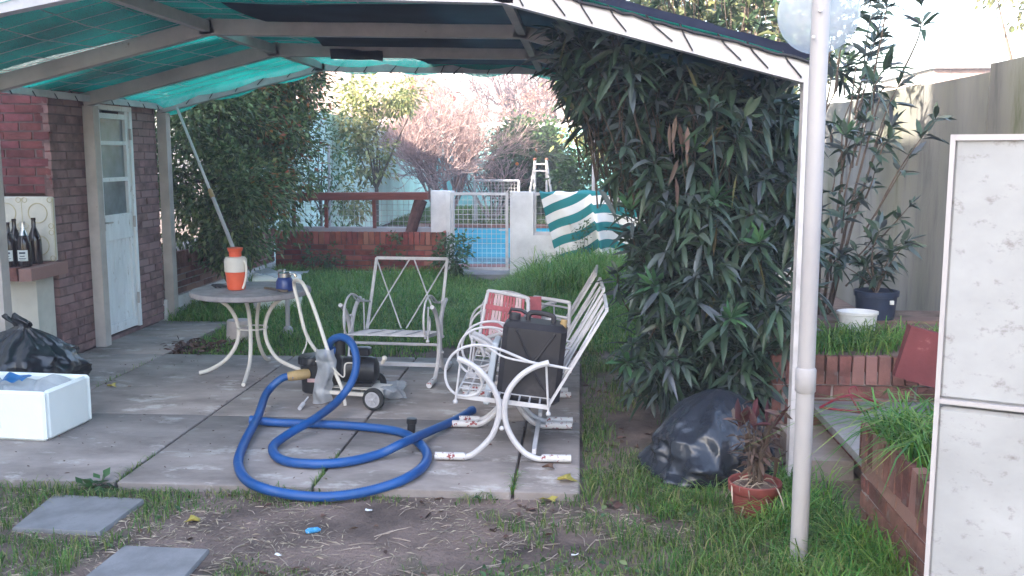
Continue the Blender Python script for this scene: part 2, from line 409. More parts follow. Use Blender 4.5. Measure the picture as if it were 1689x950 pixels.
def leaves(P, D, L, W, droop=0.15, fold=0.12, simple=False):
    """blades: base, widest third, narrower two thirds, tip -- or one folded diamond when small"""
    N = len(P); D = norm(D)
    up = np.tile(np.array([0, 0, 1.0]), (N, 1)) + RNG.normal(0, .45, (N, 3))
    S = norm(np.cross(D, up)); Nn = np.cross(S, D)
    L = np.broadcast_to(L, (N,))[:, None]; W = np.broadcast_to(W, (N,))[:, None]; droop = np.broadcast_to(droop, (N,))[:, None]
    z = np.array([0, 0, 1.0])
    if simple:
        mid = P + D * L * .45 + Nn * W * fold
        V = np.stack([P, mid + S * W * .5 - Nn * W * fold * 2, P + D * L - z * L * droop, mid - S * W * .5 - Nn * W * fold * 2], 1)
        b = np.arange(N)[:, None] * 4
        return V.reshape(-1, 3), b + np.array([[0, 1, 2, 3]]), None
    m1 = P + D * L * .33 - z * L * droop * .12; m2 = P + D * L * .68 - z * L * droop * .5; t = P + D * L - z * L * droop
    f = Nn * W * fold
    V = np.stack([P, m1 + S * W * .46 + f, m1 - f * .6, m1 - S * W * .46 + f, m2 + S * W * .38 + f, m2 - f * .6, m2 - S * W * .38 + f, t], 1)
    b = np.arange(N)[:, None] * 8
    Q = np.concatenate([b + np.array([[1, 4, 5, 2]]), b + np.array([[2, 5, 6, 3]])])
    T = np.concatenate([b + np.array([[0, 1, 2]]), b + np.array([[0, 2, 3]]), b + np.array([[4, 7, 5]]), b + np.array([[5, 7, 6]])])
    return V.reshape(-1, 3), Q, T

def leaf_obj(name, P, D, L, W, m, parent=None, org=None, **kw):
    V, Q, T = leaves(np.asarray(P, float), np.asarray(D, float), L, W, **kw)
    return np_mesh(name, V, Q, T, m, parent, org)

def clumps(blobs, n_cl, per, rad, gap=0.12, shell=0.55):
    """leaf positions in clumps spread through the outer volume of several ellipsoids"""
    P = []; D = []; C = []
    w = np.array([b[1][0] * b[1][1] * b[1][2] for b in blobs]) ** .67; w /= w.sum()
    for _ in range(n_cl):
        c, r = blobs[RNG.choice(len(blobs), p=w)]
        d = RNG.normal(0, 1, 3); d /= np.linalg.norm(d)
        k = shell + (1.08 - shell) * RNG.random() ** .7
        cc = np.array(c) + d * np.array(r) * k
        if RNG.random() < gap: continue
        rr = rad * RNG.uniform(.6, 1.35)
        n = int(per * RNG.uniform(.6, 1.3))
        q = RNG.normal(0, .5, (n, 3)) * rr * np.array([1, 1, .7])
        P.append(cc + q); D.append(norm(q + RNG.normal(0, .35, (n, 3)) * rr + d * rr * .5 - np.array([0, 0, .15 * rr]))); C.append(cc)
    return np.concatenate(P), np.concatenate(D), C

def limbs(mb, base, targets, r0, fork=0.4, n=6):
    """trunk up to a fork, then tapered, bent limbs out to the targets"""
    base = Vector(base)
    cen = sum((Vector(t) for t in targets), Vector()) / len(targets)
    top = base.lerp(cen, fork) + Vector((random.uniform(-.06, .06), random.uniform(-.06, .06), 0))
    mid = base.lerp(top, .5) + Vector((random.uniform(-.05, .05), random.uniform(-.05, .05), 0))
    mb.tube([base - Vector((0, 0, .05)), mid, top], [r0 * 1.25, r0, r0 * .8], n)
    for t in targets:
        t = Vector(t); L = (t - top).length
        a = top.lerp(t, .4) + Vector((random.uniform(-.1, .1), random.uniform(-.1, .1), random.uniform(0, .15))) * L
        mb.tube([top - (t - top).normalized() * r0 * .3, a, t], [r0 * .55, r0 * .32, r0 * .08], 5)

def tree(name, label, base, blobs, ncl, per, rad, L, W, leaf, r0=.06, group=None, cat='tree', fork=.45, gap=.12, nl=9, shell=.55, extra=None, simple=True):
    root = empty(name, base, label, cat, group)
    P, D, C = clumps(blobs, ncl, per, rad, gap, shell)
    mb = MB(); random.shuffle(C)
    limbs(mb, base, [tuple(c) for c in C[:nl]], r0, fork)
    mb.build('trunk', 'bark', root)
    L_ = L * RNG.uniform(.7, 1.25, len(P)); W_ = W * RNG.uniform(.75, 1.2, len(P))
    leaf_obj('crown', P, D, L_, W_, leaf, root, simple=simple, droop=.2)
    return root, P, D

def vnoise(x, y, s, seed=0):
    """smooth value noise on arrays"""
    x = np.asarray(x) / s + 131.7 + seed * 17.3; y = np.asarray(y) / s + 71.3 + seed * 9.1
    xi = np.floor(x).astype(int); yi = np.floor(y).astype(int); fx = x - xi; fy = y - yi
    def h(a, b): return ((np.sin(a * 127.1 + b * 311.7 + seed) * 43758.5453) % 1.0)
    fx = fx * fx * (3 - 2 * fx); fy = fy * fy * (3 - 2 * fy)
    return (h(xi, yi) * (1 - fx) + h(xi + 1, yi) * fx) * (1 - fy) + (h(xi, yi + 1) * (1 - fx) + h(xi + 1, yi + 1) * fx) * fy

def blades(P, Hh, W, bend):
    """grass blades, two segments each, leaning and curling over"""
    N = len(P); P = np.asarray(P, float)
    a = RNG.random(N) * 2 * np.pi; d = np.stack([np.cos(a), np.sin(a), np.zeros(N)], 1)
    b = a + RNG.normal(np.pi / 2, .5, N); s = np.stack([np.cos(b), np.sin(b), np.zeros(N)], 1)
    Hh = np.broadcast_to(Hh, (N,))[:, None]; W = np.broadcast_to(W, (N,))[:, None]; bend = np.broadcast_to(bend, (N,))[:, None] * RNG.uniform(.3, 1.5, (N, 1))
    z = np.array([0, 0, 1.0])
    m1 = P + z * Hh * .55 + d * Hh * bend * .22
    m2 = P + z * Hh * (.9 - .18 * bend) + d * Hh * bend * .62
    t = P + z * Hh * (1.0 - .45 * bend) + d * Hh * bend * 1.15
    V = np.stack([P - s * W / 2, P + s * W / 2, m1 - s * W * .45, m1 + s * W * .45, m2 - s * W * .32, m2 + s * W * .32, t], 1)
    k = np.arange(N)[:, None] * 7
    Q = np.concatenate([k + np.array([[0, 1, 3, 2]]), k + np.array([[2, 3, 5, 4]])])
    return V.reshape(-1, 3), Q, k + np.array([[4, 5, 6]])

def spline(pts, n=8):
    P = [Vector(p) for p in pts]; out = []
    for i in range(len(P) - 1):
        p0 = P[max(i - 1, 0)]; p1 = P[i]; p2 = P[i + 1]; p3 = P[min(i + 2, len(P) - 1)]
        for k in range(n):
            t = k / n
            out.append(.5 * ((2 * p1) + (p2 - p0) * t + (2 * p0 - 5 * p1 + 4 * p2 - p3) * t * t + (3 * p1 - p0 - 3 * p2 + p3) * t ** 3))
    out.append(P[-1]); return out

def bricks(mbr, mmo, o, u, n, length, height, course=0.07, blen=0.235, gap=0.012, depth=0.05, soldier=0.0, soldier_over=0.015, tilt=0.0):
    """a brick skin: origin o (low corner of the face), u along the wall, n out of the wall; bricks stand proud of a mortar slab"""
    o = Vector(o); u = Vector(u).normalized(); n = Vector(n).normalized(); z = Vector((0, 0, 1))
    rot = Matrix((u, n, z)).transposed()
    def put(s0, s1, z0, z1, proud):
        p = proud + random.uniform(-.003, .003)
        c = o + u * (s0 + s1) / 2 + z * (z0 + z1) / 2 + n * (p - depth / 2)
        mbr.box(c, (s1 - s0, depth, z1 - z0), rot @ Matrix.Rotation(random.gauss(0, .006), 3, 'Y'), jit=.0028)
    hb = height - soldier; k = max(1, round(hb / course)); ch = hb / k
    for r in range(k):
        s = -blen * (.5 if r % 2 else 0) + random.uniform(-.01, .01)
        while s < length:
            a, b = max(s, 0), min(s + blen - gap, length)
            if b - a > .02: put(a, b, r * ch + gap * .5, (r + 1) * ch - gap * .5, .0)
            s += blen + random.uniform(-.006, .006)
    if soldier:
        s = 0; w = .075
        while s < length - .02:
            put(s, min(s + w - gap, length), hb + gap * .4, height, soldier_over)
            s += w
    c = o + u * length / 2 + z * (hb if soldier else height) / 2 + n * (-.008 - .03)
    mmo.box(c, (length - .004, .06, (height - .02) if soldier else height - .004), rot)

def lumpy(c, rad, seed, amp=.16, n=56, m=40, floor=None, neck=None, crease=9.0):
    """a creased sack: sphere pushed about by ridged noise, flattened where it rests"""
    mb = MB(); vs = []; c = Vector(c)
    for j in range(m + 1):
        th = math.pi * j / m
        for i in range(n):
            ph = 2 * math.pi * i / n
            d = Vector((math.sin(th) * math.cos(ph), math.sin(th) * math.sin(ph), -math.cos(th)))
            q = d * 1.3 + Vector((seed, seed * 2.1, 0))
            k = 1 + amp * mn.noise(q * 1.2) + amp * .7 * (.5 - abs(mn.noise(q * 3.1)) * 1.6) + amp * .42 * (.4 - abs(mn.noise(q * crease)) * 1.5) + amp * .2 * (.3 - abs(mn.noise(q * crease * 2.1)))
            if neck: k *= 1 + neck * max(0, d.z - .72) * 3 - .35 * max(0, 1 - abs(d.z - .8) / .16)
            p = Vector((d.x * rad[0] * k, d.y * rad[1] * k, d.z * rad[2] * k)) + c
            if floor is not None and p.z < floor: p.z = floor + .0008 * random.random()
            vs.append(p)
    fs = []
    for j in range(m):
        for i in range(n): fs.append((j * n + i, j * n + (i + 1) % n, (j + 1) * n + (i + 1) % n, (j + 1) * n + i))
    mb.add(vs, fs); return mb

def crumple(c, fn, nu, nv, amp, freq, seed=0.0):
    """thin crumpled sheet"""
    def g(u, v):
        p = Vector(fn(u, v)); q = p * freq + Vector((seed, 0, seed))
        return p + Vector((mn.noise(q), mn.noise(q + Vector((9, 0, 0))), mn.noise(q + Vector((0, 9, 0))))) * amp
    return MB().grid(g, nu, nv)
# ================================================================== THE SETTING
GZ = -0.045                                            # soil level; the patio surface is z = 0
PX0, PX1, PY0, PY1 = -3.5, 0.5, 13.9, 22.3             # pool opening
xs = sorted({-60, -30, -14, -8, PX0, -2, -1, PX1, 2, 4, 8, 14, 30, 60}); ys = sorted({-30, -8, 0, 3, 6, 9, 11, PY0, 17, 20, PY1, 26, 32, 45, 60, 90})
g = MB(); idx = {}
for j, y in enumerate(ys):
    for i, x in enumerate(xs): idx[i, j] = len(g.v); g.v.append((x, y, GZ))
for j in range(len(ys) - 1):
    for i in range(len(xs) - 1):
        if PX0 <= xs[i] < PX1 and PY0 <= ys[j] < PY1: continue
        g.f.append((idx[i, j], idx[i + 1, j], idx[i + 1, j + 1], idx[i, j + 1]))
struct(g.build('ground', 'soil'))
l = MB()
for a, b in (((-4.5, PY1 + .3), (6, 29.9)), ((PX1 + .35, 13.2), (2.9, PY1 + .3))):
    l.add([(a[0], a[1], GZ + .006), (b[0], a[1], GZ + .006), (b[0], b[1], GZ + .006), (a[0], b[1], GZ + .006)], [(0, 1, 2, 3)])
struct(l.build('lawn', 'lawn'))

# patio: cast slabs with open joints, a little uneven
pv = MB()
def slab(x0, x1, y0, y1):
    z = random.uniform(-.004, .002)
    pv.cbox(((x0 + x1) / 2, (y0 + y1) / 2, z - .05), (x1 - x0 - .016, y1 - y0 - .012, .1), .006)
cols = [(-6.6, -4.45), (-4.45, -3.35), (-3.35, -2.28), (-2.28, -1.29), (-1.29, -.31), (-.31, .02)]
for x0, x1 in cols:
    for y0, y1 in ((4.47, 5.72), (5.72, 7.52)): slab(x0, x1, y0, y1)
slab(-4.05, -3.35, 7.52, 8.25); slab(-4.05, -3.35, 8.25, 9.05)
struct(pv.build('patio', 'concrete'))

for k, (pts, lab) in enumerate((([(20, 870), (165, 877), (240, 822), (88, 815)], 'square grey paving stone by the patio edge, the one in full view'),
                                ([(95, 985), (270, 990), (345, 905), (205, 899)], 'grey paving stone cut off by the lower edge of the view'))):
    P = [G(x, y, GZ + .02) for x, y in pts]
    mb = MB(); c = sum(P, Vector()) / 4
    top = [p.lerp(c, .02) for p in P]
    mb.add([p - Vector((0, 0, .04)) for p in P] + [p - Vector((0, 0, .006)) for p in P] + top, [(0, 1, 5, 4), (1, 2, 6, 5), (2, 3, 7, 6), (3, 0, 4, 7), (4, 5, 9, 8), (5, 6, 10, 9), (6, 7, 11, 10), (7, 4, 8, 11), (8, 9, 10, 11)])
    tag(mb.build('stepping_stone', 'stone', loc=(c.x, c.y, GZ)), lab, 'paving stone', 'paving stones in front of the patio')

# ---- brick outbuilding on the left with the narrow door
XW = -4.05; HB = 2.12
shed = empty('brick_outbuilding', (-4.6, 8.2, 0), 'plum red brick outbuilding with a narrow white door beside the patio', 'building')
br, mo = MB(), MB()
bricks(br, mo, (XW, 7.25, 0), (0, 1, 0), (1, 0, 0), .70, HB)
bricks(br, mo, (XW, 8.63, 0), (0, 1, 0), (1, 0, 0), .50, HB)
bricks(br, mo, (XW, 7.95, 2.01), (0, 1, 0), (1, 0, 0), .68, HB - 2.01)
bricks(br, mo, (XW, 7.95, -.03), (0, 1, 0), (1, 0, 0), .68, .06)
mo.bbox((-6.6, 7.32, -.05), (XW - .05, 7.97, HB)); mo.bbox((-6.6, 8.6, -.05), (XW - .05, 9.1, HB)); mo.bbox((-6.6, 7.975, 2.0), (XW - .06, 8.595, HB - .002)); mo.bbox((-6.6, 7.975, 0), (-4.3, 8.595, 2.0))
w = mo.build('wall', 'mortar_plum', shed); br.build('brickwork', 'brick_plum', w)
b2, m2 = MB(), MB()
bricks(b2, m2, (-6.3, 7.25, 1.30), (1, 0, 0), (0, -1, 0), 2.24, HB - 1.30)
w = m2.build('front_wall', 'mortar_dark', shed); b2.build('brickwork', 'brick_dark', w)
mb = MB(); mb.bbox((-6.6, 7.33, HB), (XW + .02, 9.12, HB + .09)); mb.build('roof', 'stone', shed)
# door: panes above, a plain rail, boards below
dx = -4.07
dr = empty('door', (dx, 8.3, .03)); dr.parent = shed; dr.location = (dx + 4.6, .1, .03)
y0, y1, z0, z1 = 7.99, 8.59, .045, 1.99
fr = MB()
fr.bbox((dx - .06, y0 - .03, z0 - .01), (dx + .03, y0 + .012, z1 + .03)); fr.bbox((dx - .06, y1 - .012, z0 - .01), (dx + .03, y1 + .03, z1 + .03)); fr.bbox((dx - .06, y0 + .012, z1 - .012), (dx + .03, y1 - .012, z1 + .03))
fr.build('door_frame', 'door', dr)
lf = MB(); t0, t1 = dx - .045, dx + .012
a, b = y0 + .015, y1 - .015
lf.bbox((t0, a, z0), (t1, a + .055, z1 - .015)); lf.bbox((t0, b - .055, z0), (t1, b, z1 - .015))
for zz, h in ((z1 - .06, .045), (1.70, .035), (1.385, .035), (.86, .22), (z0 + .04, .08)):
    lf.bbox((t0 + .002, a + .055, zz - h / 2 if h < .2 else zz), (t1 - .002, b - .055, zz + h / 2 if h < .2 else zz + h))
lf.build('door_leaf', 'door', dr)
bd = MB(); n = 6; wd_ = (b - a - .11) / n
for i in range(n): bd.cbox((dx - .02, a + .055 + wd_ * (i + .5), (z0 + .08 + .86) / 2), (.03, wd_ - .004, .86 - z0 - .08), .004)
bd.build('boarding', 'door', dr)
for za, zb in ((1.72, 1.93), (1.405, 1.68), (1.08, 1.365)):
    pn = MB(); pn.bbox((dx - .022, a + .056, za - .002), (dx - .016, b - .056, zb + .004)); pn.build('pane', 'frost', dr)
for zz in (1.78, 1.0, .3): hn = MB(); hn.tube([(dx + .03, y1 - .02, zz - .05), (dx + .03, y1 - .02, zz + .05)], .012, 8); hn.build('hinge', 'beam', dr)
hd = MB(); hd.bbox((t1, a + .01, .95), (t1 + .006, a + .045, 1.06)); hd.tube([(t1, a + .028, 1.02), (t1 + .04, a + .028, 1.02), (t1 + .045, a + .1, 1.02)], .007, 6); hd.build('handle', 'beam', dr)

# ---- masonry counter / barbecue against the front of the outbuilding
bq = empty('barbecue_counter', (-4.9, 7.0, 0), 'masonry barbecue counter with a brick ledge and cream tiled back', 'barbecue')
mb = MB(); mb.bbox((-6.3, 6.98, 0), (-4.08, 7.22, .68)); mb.build('base', 'cream', bq)
mb = MB()
s = -6.3
while s < -4.02:
    mb.box((s + .055, 6.99, .73 + random.uniform(-.003, .003)), (.105, .50, .095), None, .006); s += .117
lg = mb.build('ledge', 'brick', bq)
mb = MB(); mb.bbox((-6.3, 6.77, .70), (-4.03, 7.21, .755)); mb.build('ledge_mortar', 'mortar', lg)
tl = MB(); tl.cbox((-5.17, 7.225, 1.03), (2.26, .045, .50), .012); tp = tl.build('tile_panel', 'cream_tile' if 'cream_tile' in M else 'cream', bq)
# raised ring pattern and joints of the tiles
rg = MB()
for i in range(9):
    for j in range(2):
        cx, cz = -4.16 - .25 * i, 1.155 - .25 * j
        ring = [(cx + .075 * math.cos(q * .2618), 7.2005, cz + .075 * math.sin(q * .2618)) for q in range(24)]
        rg.tube(ring, .004, 5, closed=True)
        for sx, sz in ((-.1, -.1), (.1, -.1), (.1, .1), (-.1, .1)):
            rg.tube([(cx + sx + .02 * math.cos(q * .7854), 7.201, cz + sz + .02 * math.sin(q * .7854)) for q in range(8)], .003, 4, closed=True)
for i in range(10): rg.bbox((-4.036 - .25 * i - .002, 7.200, .80), (-4.036 - .25 * i + .002, 7.206, 1.27))
M['tilemark'] = mat('tile_pattern', (0.48, 0.42, 0.26), .5, .1, 9, 0)
rg.build('tile_pattern', 'tilemark', tp)

# ---- unseen tall house on the left, placed and sized to shade the patio
hs = empty('unseen_shade_house', (-9, -1, 0), 'unseen tall plastered house left of the patio, shaped to shade it', 'house')
mb = MB(); mb.bbox((-13, -14, -.05), (-6.7, 9.3, 6.95)); mb.bbox((-7.7, -14, 6.95), (-6.702, -2.35, 8.4)); mb.build('wall', 'cream', hs)  # narrow upper block added to set the shadow edge on the right wall
mb = MB(); mb.bbox((-13.2, -2.348, 6.952), (-6.6, 9.4, 7.05)); mb.bbox((-7.8, -14.2, 8.4), (-6.6, -2.3, 8.5)); mb.build('roof', 'stone', hs)

# ---- brick planter along the left edge, beyond the outbuilding
pl = empty('brick_planter', (-4.3, 10.8, GZ), 'long low brick planter along the left edge under the big shrub', 'planter')
br, mo = MB(), MB()
bricks(br, mo, (XW + .01, 9.2, .2), (0, 1, 0), (1, 0, 0), 3.38, .43, soldier=.17)
bricks(br, mo, (-4.9, 9.13, .2), (1, 0, 0), (0, -1, 0), .83, .43, soldier=.17)
mo.bbox((-4.9, 9.2, GZ), (-4.06, 12.58, .54))
w = mo.build('wall', 'mortar', pl); br.build('brickwork', 'brick', w)
mb = MB(); mb.bbox((-4.85, 9.125, GZ), (XW + .03, 12.55, .19)); mb.build('plinth', 'plaster', pl)

# ---- brick planter in front of the garden fence
pb = empty('brick_planter', (-2.9, 12.9, GZ), 'dark red brick planter with upright top course below the red rail', 'planter')
br, mo = MB(), MB()
bricks(br, mo, (-4.04, 12.62, .07), (1, 0, 0), (0, -1, 0), 2.27, .52, soldier=.17)
w_ = MB()
bricks(br, mo, (-1.77, 12.62, .07), (0, 1, 0), (1, 0, 0), .33, .52, soldier=.17)
mo.bbox((-4.03, 12.66, .0), (-1.80, 12.96, .5))
w = mo.build('wall', 'mortar_dark', pb); br.build('brickwork', 'brick_red', w)
mb = MB(); mb.bbox((-4.04, 12.615, GZ), (-1.76, 12.95, .066)); mb.build('plinth', 'plaster', pb)
mb = MB(); mb.bbox((-3.98, 12.68, .45), (-1.84, 12.94, .56)); mb.build('earth', 'soil', pb)

# ---- timber rail with mesh above that planter
fn = empty('rail_fence', (-2.97, 13.08, GZ), 'red timber rail on thin posts with wire mesh behind', 'fence')
mb = MB(); mb.bbox((-4.1, 13.0, GZ), (-1.98, 13.16, .62)); mb.build('kerb_wall', 'greywall', fn)
mb = MB(); mb.box((-3.0, 12.96, 1.045), (1.95, .16, .10), Matrix.Rotation(-.012, 3, 'Y'), .008); mb.build('rail', 'rail_red', fn)
for x in (-3.88, -3.43, -2.77):
    mb = MB(); mb.box((x, 12.98, .81), (.045, .045, .39), None, .004); mb.build('post', 'rail_red', fn)
def mesh_panel(x0, x1, z0, z1, y, st=.075, r=.0035):
    mb = MB(); n = max(1, round((x1 - x0) / st)); k = max(1, round((z1 - z0) / st))
    for i in range(n + 1): mb.tube([(x0 + (x1 - x0) * i / n, y, z0), (x0 + (x1 - x0) * i / n, y, z1)], r, 4, False)
    for j in range(k + 1): mb.tube([(x0, y + .006, z0 + (z1 - z0) * j / k), (x1, y + .006, z0 + (z1 - z0) * j / k)], r, 4, False)
    return mb
mesh_panel(-4.05, -2.02, .62, 1.0, 13.1).build('wire_mesh', 'wire', fn)
lgp = MB(); lgp.tube([(-2.28, 12.98, .55), (-2.22, 12.98, .75), (-2.17, 12.98, .90), (-2.13, 12.98, 1.0)], [.075, .08, .085, .09], 9); lgp.build('log_post', 'log', fn)

# ---- white garden walls either side of the gate
gw = MB(); gw.bbox((-2.0, 12.99, GZ), (-1.76, 13.15, 1.12)); gw.bbox((-1.76, 12.70, GZ), (-1.70, 13.15, 1.115))
tag(gw.build('garden_wall', 'plaster', loc=(-1.85, 13.0, GZ)), 'white plastered wall stub left of the mesh gate', 'wall')
rw = empty('garden_wall', (0.6, 12.7, GZ), 'peeling white garden wall right of the gate under the striped cloth', 'wall')
mb = MB(); mb.bbox((-.905, 12.6, GZ), (-.60, 12.76, 1.12)); mb.bbox((-.60, 12.602, GZ), (3.0, 12.758, .56)); mb.bbox((.75, 12.602, .56), (3.0, 12.758, 1.11))
mb.build('masonry', 'plaster', rw)
mesh_panel(-.58, .73, .60, 1.08, 12.68).build('wire_mesh', 'wire', rw)
mb = MB()
for a, b in (((-.598, 12.64, .563), (-.565, 12.72, 1.11)), ((-.565, 12.64, .563), (.75, 12.72, .60)), ((-.565, 12.64, 1.075), (.75, 12.72, 1.11))): mb.bbox(a, b)
mb.build('mesh_frame', 'grey_metal', rw)

gt = empty('mesh_gate', (-1.31, 12.66, 0), 'white steel gate of square wire mesh in front of the pool', 'gate')
mb = MB()
for a, b in (((-1.685, 12.65, .09), (-1.65, 12.685, 1.11)), ((-.965, 12.65, .09), (-.93, 12.685, 1.11)), ((-1.65, 12.65, 1.075), (-.965, 12.685, 1.11)), ((-1.65, 12.65, .09), (-.965, 12.685, .125))): mb.bbox(a, b)
mb.build('gate_frame', 'white_metal', gt)
mesh_panel(-1.65, -.965, .125, 1.075, 12.665, .062, .0042).build('wire_mesh', 'white_metal', gt)
mb = MB(); mb.tube([(-.975, 12.64, .62), (-.975, 12.62, .62), (-1.05, 12.62, .62)], .008, 6); mb.build('latch', 'grey_metal', gt)
mb = MB(); mb.bbox((-1.70, 12.5, GZ), (-.91, 13.25, .05), .004); struct(mb.build('gate_step', 'stone'))

# ---- pool
mb = MB(); d = -1.35
mb.add([(PX0, PY0, GZ), (PX1, PY0, GZ), (PX1, PY1, GZ), (PX0, PY1, GZ), (PX0, PY0, d), (PX1, PY0, d), (PX1, PY1, d), (PX0, PY1, d)],
       [(0, 4, 5, 1), (1, 5, 6, 2), (2, 6, 7, 3), (3, 7, 4, 0), (4, 7, 6, 5)])
struct(mb.build('pool_basin', 'poolblue'))
mb = MB()
for a, b in (((PX0 - .3, PY0 - .32, GZ - .03), (PX1 + .3, PY0 + .03, .03)), ((PX0 - .3, PY1 - .03, GZ - .03), (PX1 + .3, PY1 + .3, .0)), ((PX0 - .3, PY0 + .03, GZ - .03), (PX0 + .03, PY1 - .03, .01)), ((PX1 - .03, PY0 + .03, GZ - .03), (PX1 + .3, PY1 - .03, .01))): mb.bbox(a, b)
struct(mb.build('pool_coping', 'brick'))
wm = bpy.data.materials.new('pool_water'); wm.use_nodes = True
p = wm.node_tree.nodes['Principled BSDF']; p.inputs['Base Color'].default_value = (.03, .30, .45, 1); p.inputs['Roughness'].default_value = .06
nb = wm.node_tree.nodes.new('ShaderNodeTexNoise'); nb.inputs['Scale'].default_value = 2.5
bp = wm.node_tree.nodes.new('ShaderNodeBump'); bp.inputs['Strength'].default_value = .12; bp.inputs['Distance'].default_value = .02
wm.node_tree.links.new(nb.outputs[0], bp.inputs['Height']); wm.node_tree.links.new(bp.outputs[0], p.inputs['Normal'])
mb = MB(); mb.add([(PX0, PY0, -.42), (PX1, PY0, -.42), (PX1, PY1, -.42), (PX0, PY1, -.42)], [(0, 1, 2, 3)])
struct(mb.build('pool_water', wm))

# ---- boundary walls and neighbouring buildings
mb = MB(); mb.bbox((-4.85, 12.7, GZ), (-4.62, 30, 2.35)); tag(mb.build('boundary_wall', 'paleteal', loc=(-4.7, 20, GZ)), 'pale green boundary wall along the left of the pool garden', 'wall')
bw = empty('boundary_wall', (0, 30.1, GZ), 'teal back wall with a white coping behind the orange tree', 'wall')
mb = MB(); mb.bbox((-4.6, 30, GZ), (9, 30.25, 2.42)); mb.build('masonry', 'teal', bw)
mb = MB(); mb.bbox((-4.62, 29.95, 2.42), (9.02, 30.3, 2.56)); mb.build('coping', 'plaster', bw)
rw3 = empty('boundary_wall', (3.1, 9, GZ), 'tall streaked grey concrete wall along the right side', 'wall')
mb = MB()
yy = 3.0
for y_, hgt in ((3.0, 2.27), (5.3, 2.26), (7.5, 2.20), (9.0, 2.22), (10.4, 2.19), (11.9, 2.21), (13.4, 2.2)):
    y2 = {3.0: 5.3, 5.3: 7.5, 7.5: 9.0, 9.0: 10.4, 10.4: 11.9, 11.9: 13.4, 13.4: 16}[y_]
    mb.bbox((3.0 + random.uniform(-.006, .006), y_ + .004, GZ), (3.14, y2 - .004, hgt))
mb.build('panel', 'wallgrey', rw3)
nbk = empty('neighbour_house', (-9, 42, 0), 'far brick house with grey cement beam seen above the left wall', 'house')
br, mo = MB(), MB()
bricks(br, mo, (-13.2, 40, 3.2), (1, 0, 0), (0, -1, 0), 3.4, 1.9, course=.16, blen=.42, gap=.03)
bricks(br, mo, (-9.4, 40, 3.2), (1, 0, 0), (0, -1, 0), 2.0, 1.9, course=.16, blen=.42, gap=.03)
mo.bbox((-13.3, 40.06, -.1), (-7.2, 44, 5.1))
w = mo.build('wall', 'mortar', nbk); br.build('brickwork', 'brick_pale', w)
mb = MB(); mb.bbox((-13.3, 39.93, 5.1), (-7.2, 44, 5.5)); mb.bbox((-9.8, 39.9, 3.2), (-9.4, 40.02, 5.1)); mb.build('cement_beam', 'greywall', nbk)
sh = empty('sloping_roofed_house', (-4, 44, 0), 'grey cement gable end sloping down behind the bare shrub', 'house')
mb = MB()
prof = [(-7.3, 0), (-.9, 0), (-.9, 2.75), (-4.6, 3.6), (-7.3, 5.25)]
mb.add([(x, 42, z) for x, z in prof] + [(x, 46, z) for x, z in prof], [(0, 1, 2, 3, 4), (9, 8, 7, 6, 5)] + [(i, i + 5, (i + 1) % 5 + 5, (i + 1) % 5) for i in range(5)])
mb.build('wall', 'greywall', sh)
mb = MB(); mb.bar((-7.4, 43.9, 5.36), (-4.55, 43.9, 3.66), 4.2, .12); mb.bar((-4.6, 43.9, 3.68), (-.7, 43.9, 2.80), 4.2, .12); mb.build('roof', 'stone', sh)
rh = empty('brick_house', (8, 26, 0), 'low brick house seen over the right concrete wall', 'house')
br, mo = MB(), MB(); bricks(br, mo, (8.3, 24, 1.5), (1, 0, 0), (0, -1, 0), 1.6, 2.1, course=.14, blen=.4, gap=.03); mo.bbox((8.3, 24.06, -.1), (9.9, 28, 3.6))
w = mo.build('wall', 'mortar', rh); br.build('brickwork', 'brick_pale', w)
mb = MB(); mb.bbox((8.2, 23.8, 3.6), (10.0, 28.2, 3.72)); mb.build('roof', 'stone', rh)

hz = MB(); hz.bbox((-62, -32, -2.4), (62, 92, 10.5))  # added volume imitating lens glare; brightens dark and distant parts
hm = bpy.data.materials.new('added_haze'); hm.use_nodes = True; ht = hm.node_tree; ht.nodes.clear()
pv_ = ht.nodes.new('ShaderNodeVolumePrincipled'); pv_.inputs['Color'].default_value = (.88, .85, .95, 1); pv_.inputs['Density'].default_value = ADDED_HAZE; pv_.inputs['Anisotropy'].default_value = 0.0
ht.links.new(pv_.outputs[0], ht.nodes.new('ShaderNodeOutputMaterial').inputs['Volume'])
ho = hz.build('added_haze', hm); ho['kind'] = 'stuff'; ho['label'] = 'thin pale volume added over the garden to lift the dark tones like lens glare'; ho['category'] = 'added_haze'
# ================================================================== PERGOLA
FY = [4.95, 6.4, 7.8, 9.2]
EL, KL, KR, ER = (-4.0, 2.05), (-2.45, 2.43), (-.38, 2.39), (1.12, 1.99)
pg = empty('pergola', (-1.45, 7.0, 0), 'white metal pergola roofed with green shade netting over the patio', 'pergola')
for k, y in enumerate(FY):
    m_ = 'beam' if k in (1, 2) else 'white_metal'
    fr = MB()
    el, kl = ((-4.05, 2.17), (-2.45, 2.46)) if k == 0 else (EL, KL)
    for a, b in ((el, kl), (kl, KR), (KR, ER)):
        d_ = Vector((b[0] - a[0], 0, b[1] - a[1])).normalized() * .045
        fr.bar(Vector((a[0], y, a[1])) - d_, Vector((b[0], y, b[1])) + d_, .08, .10)
    fr.build('rafter_frame', m_, pg)
    if k > 0: mb = MB(); mb.bbox((-4.045, y - .05, 0), (-3.955, y + .045, 1.995)); mb.build('post', 'beam', pg)
    else: mb = MB(); mb.bbox((-4.045, y - .05, 0), (-3.955, y + .045, 1.995)); mb.build('post', 'beam', pg)
    mb = MB(); mb.bbox((1.085, y - .04, -.1), (1.155, y + .03, 1.95)); mb.build('post', 'white_metal', pg)
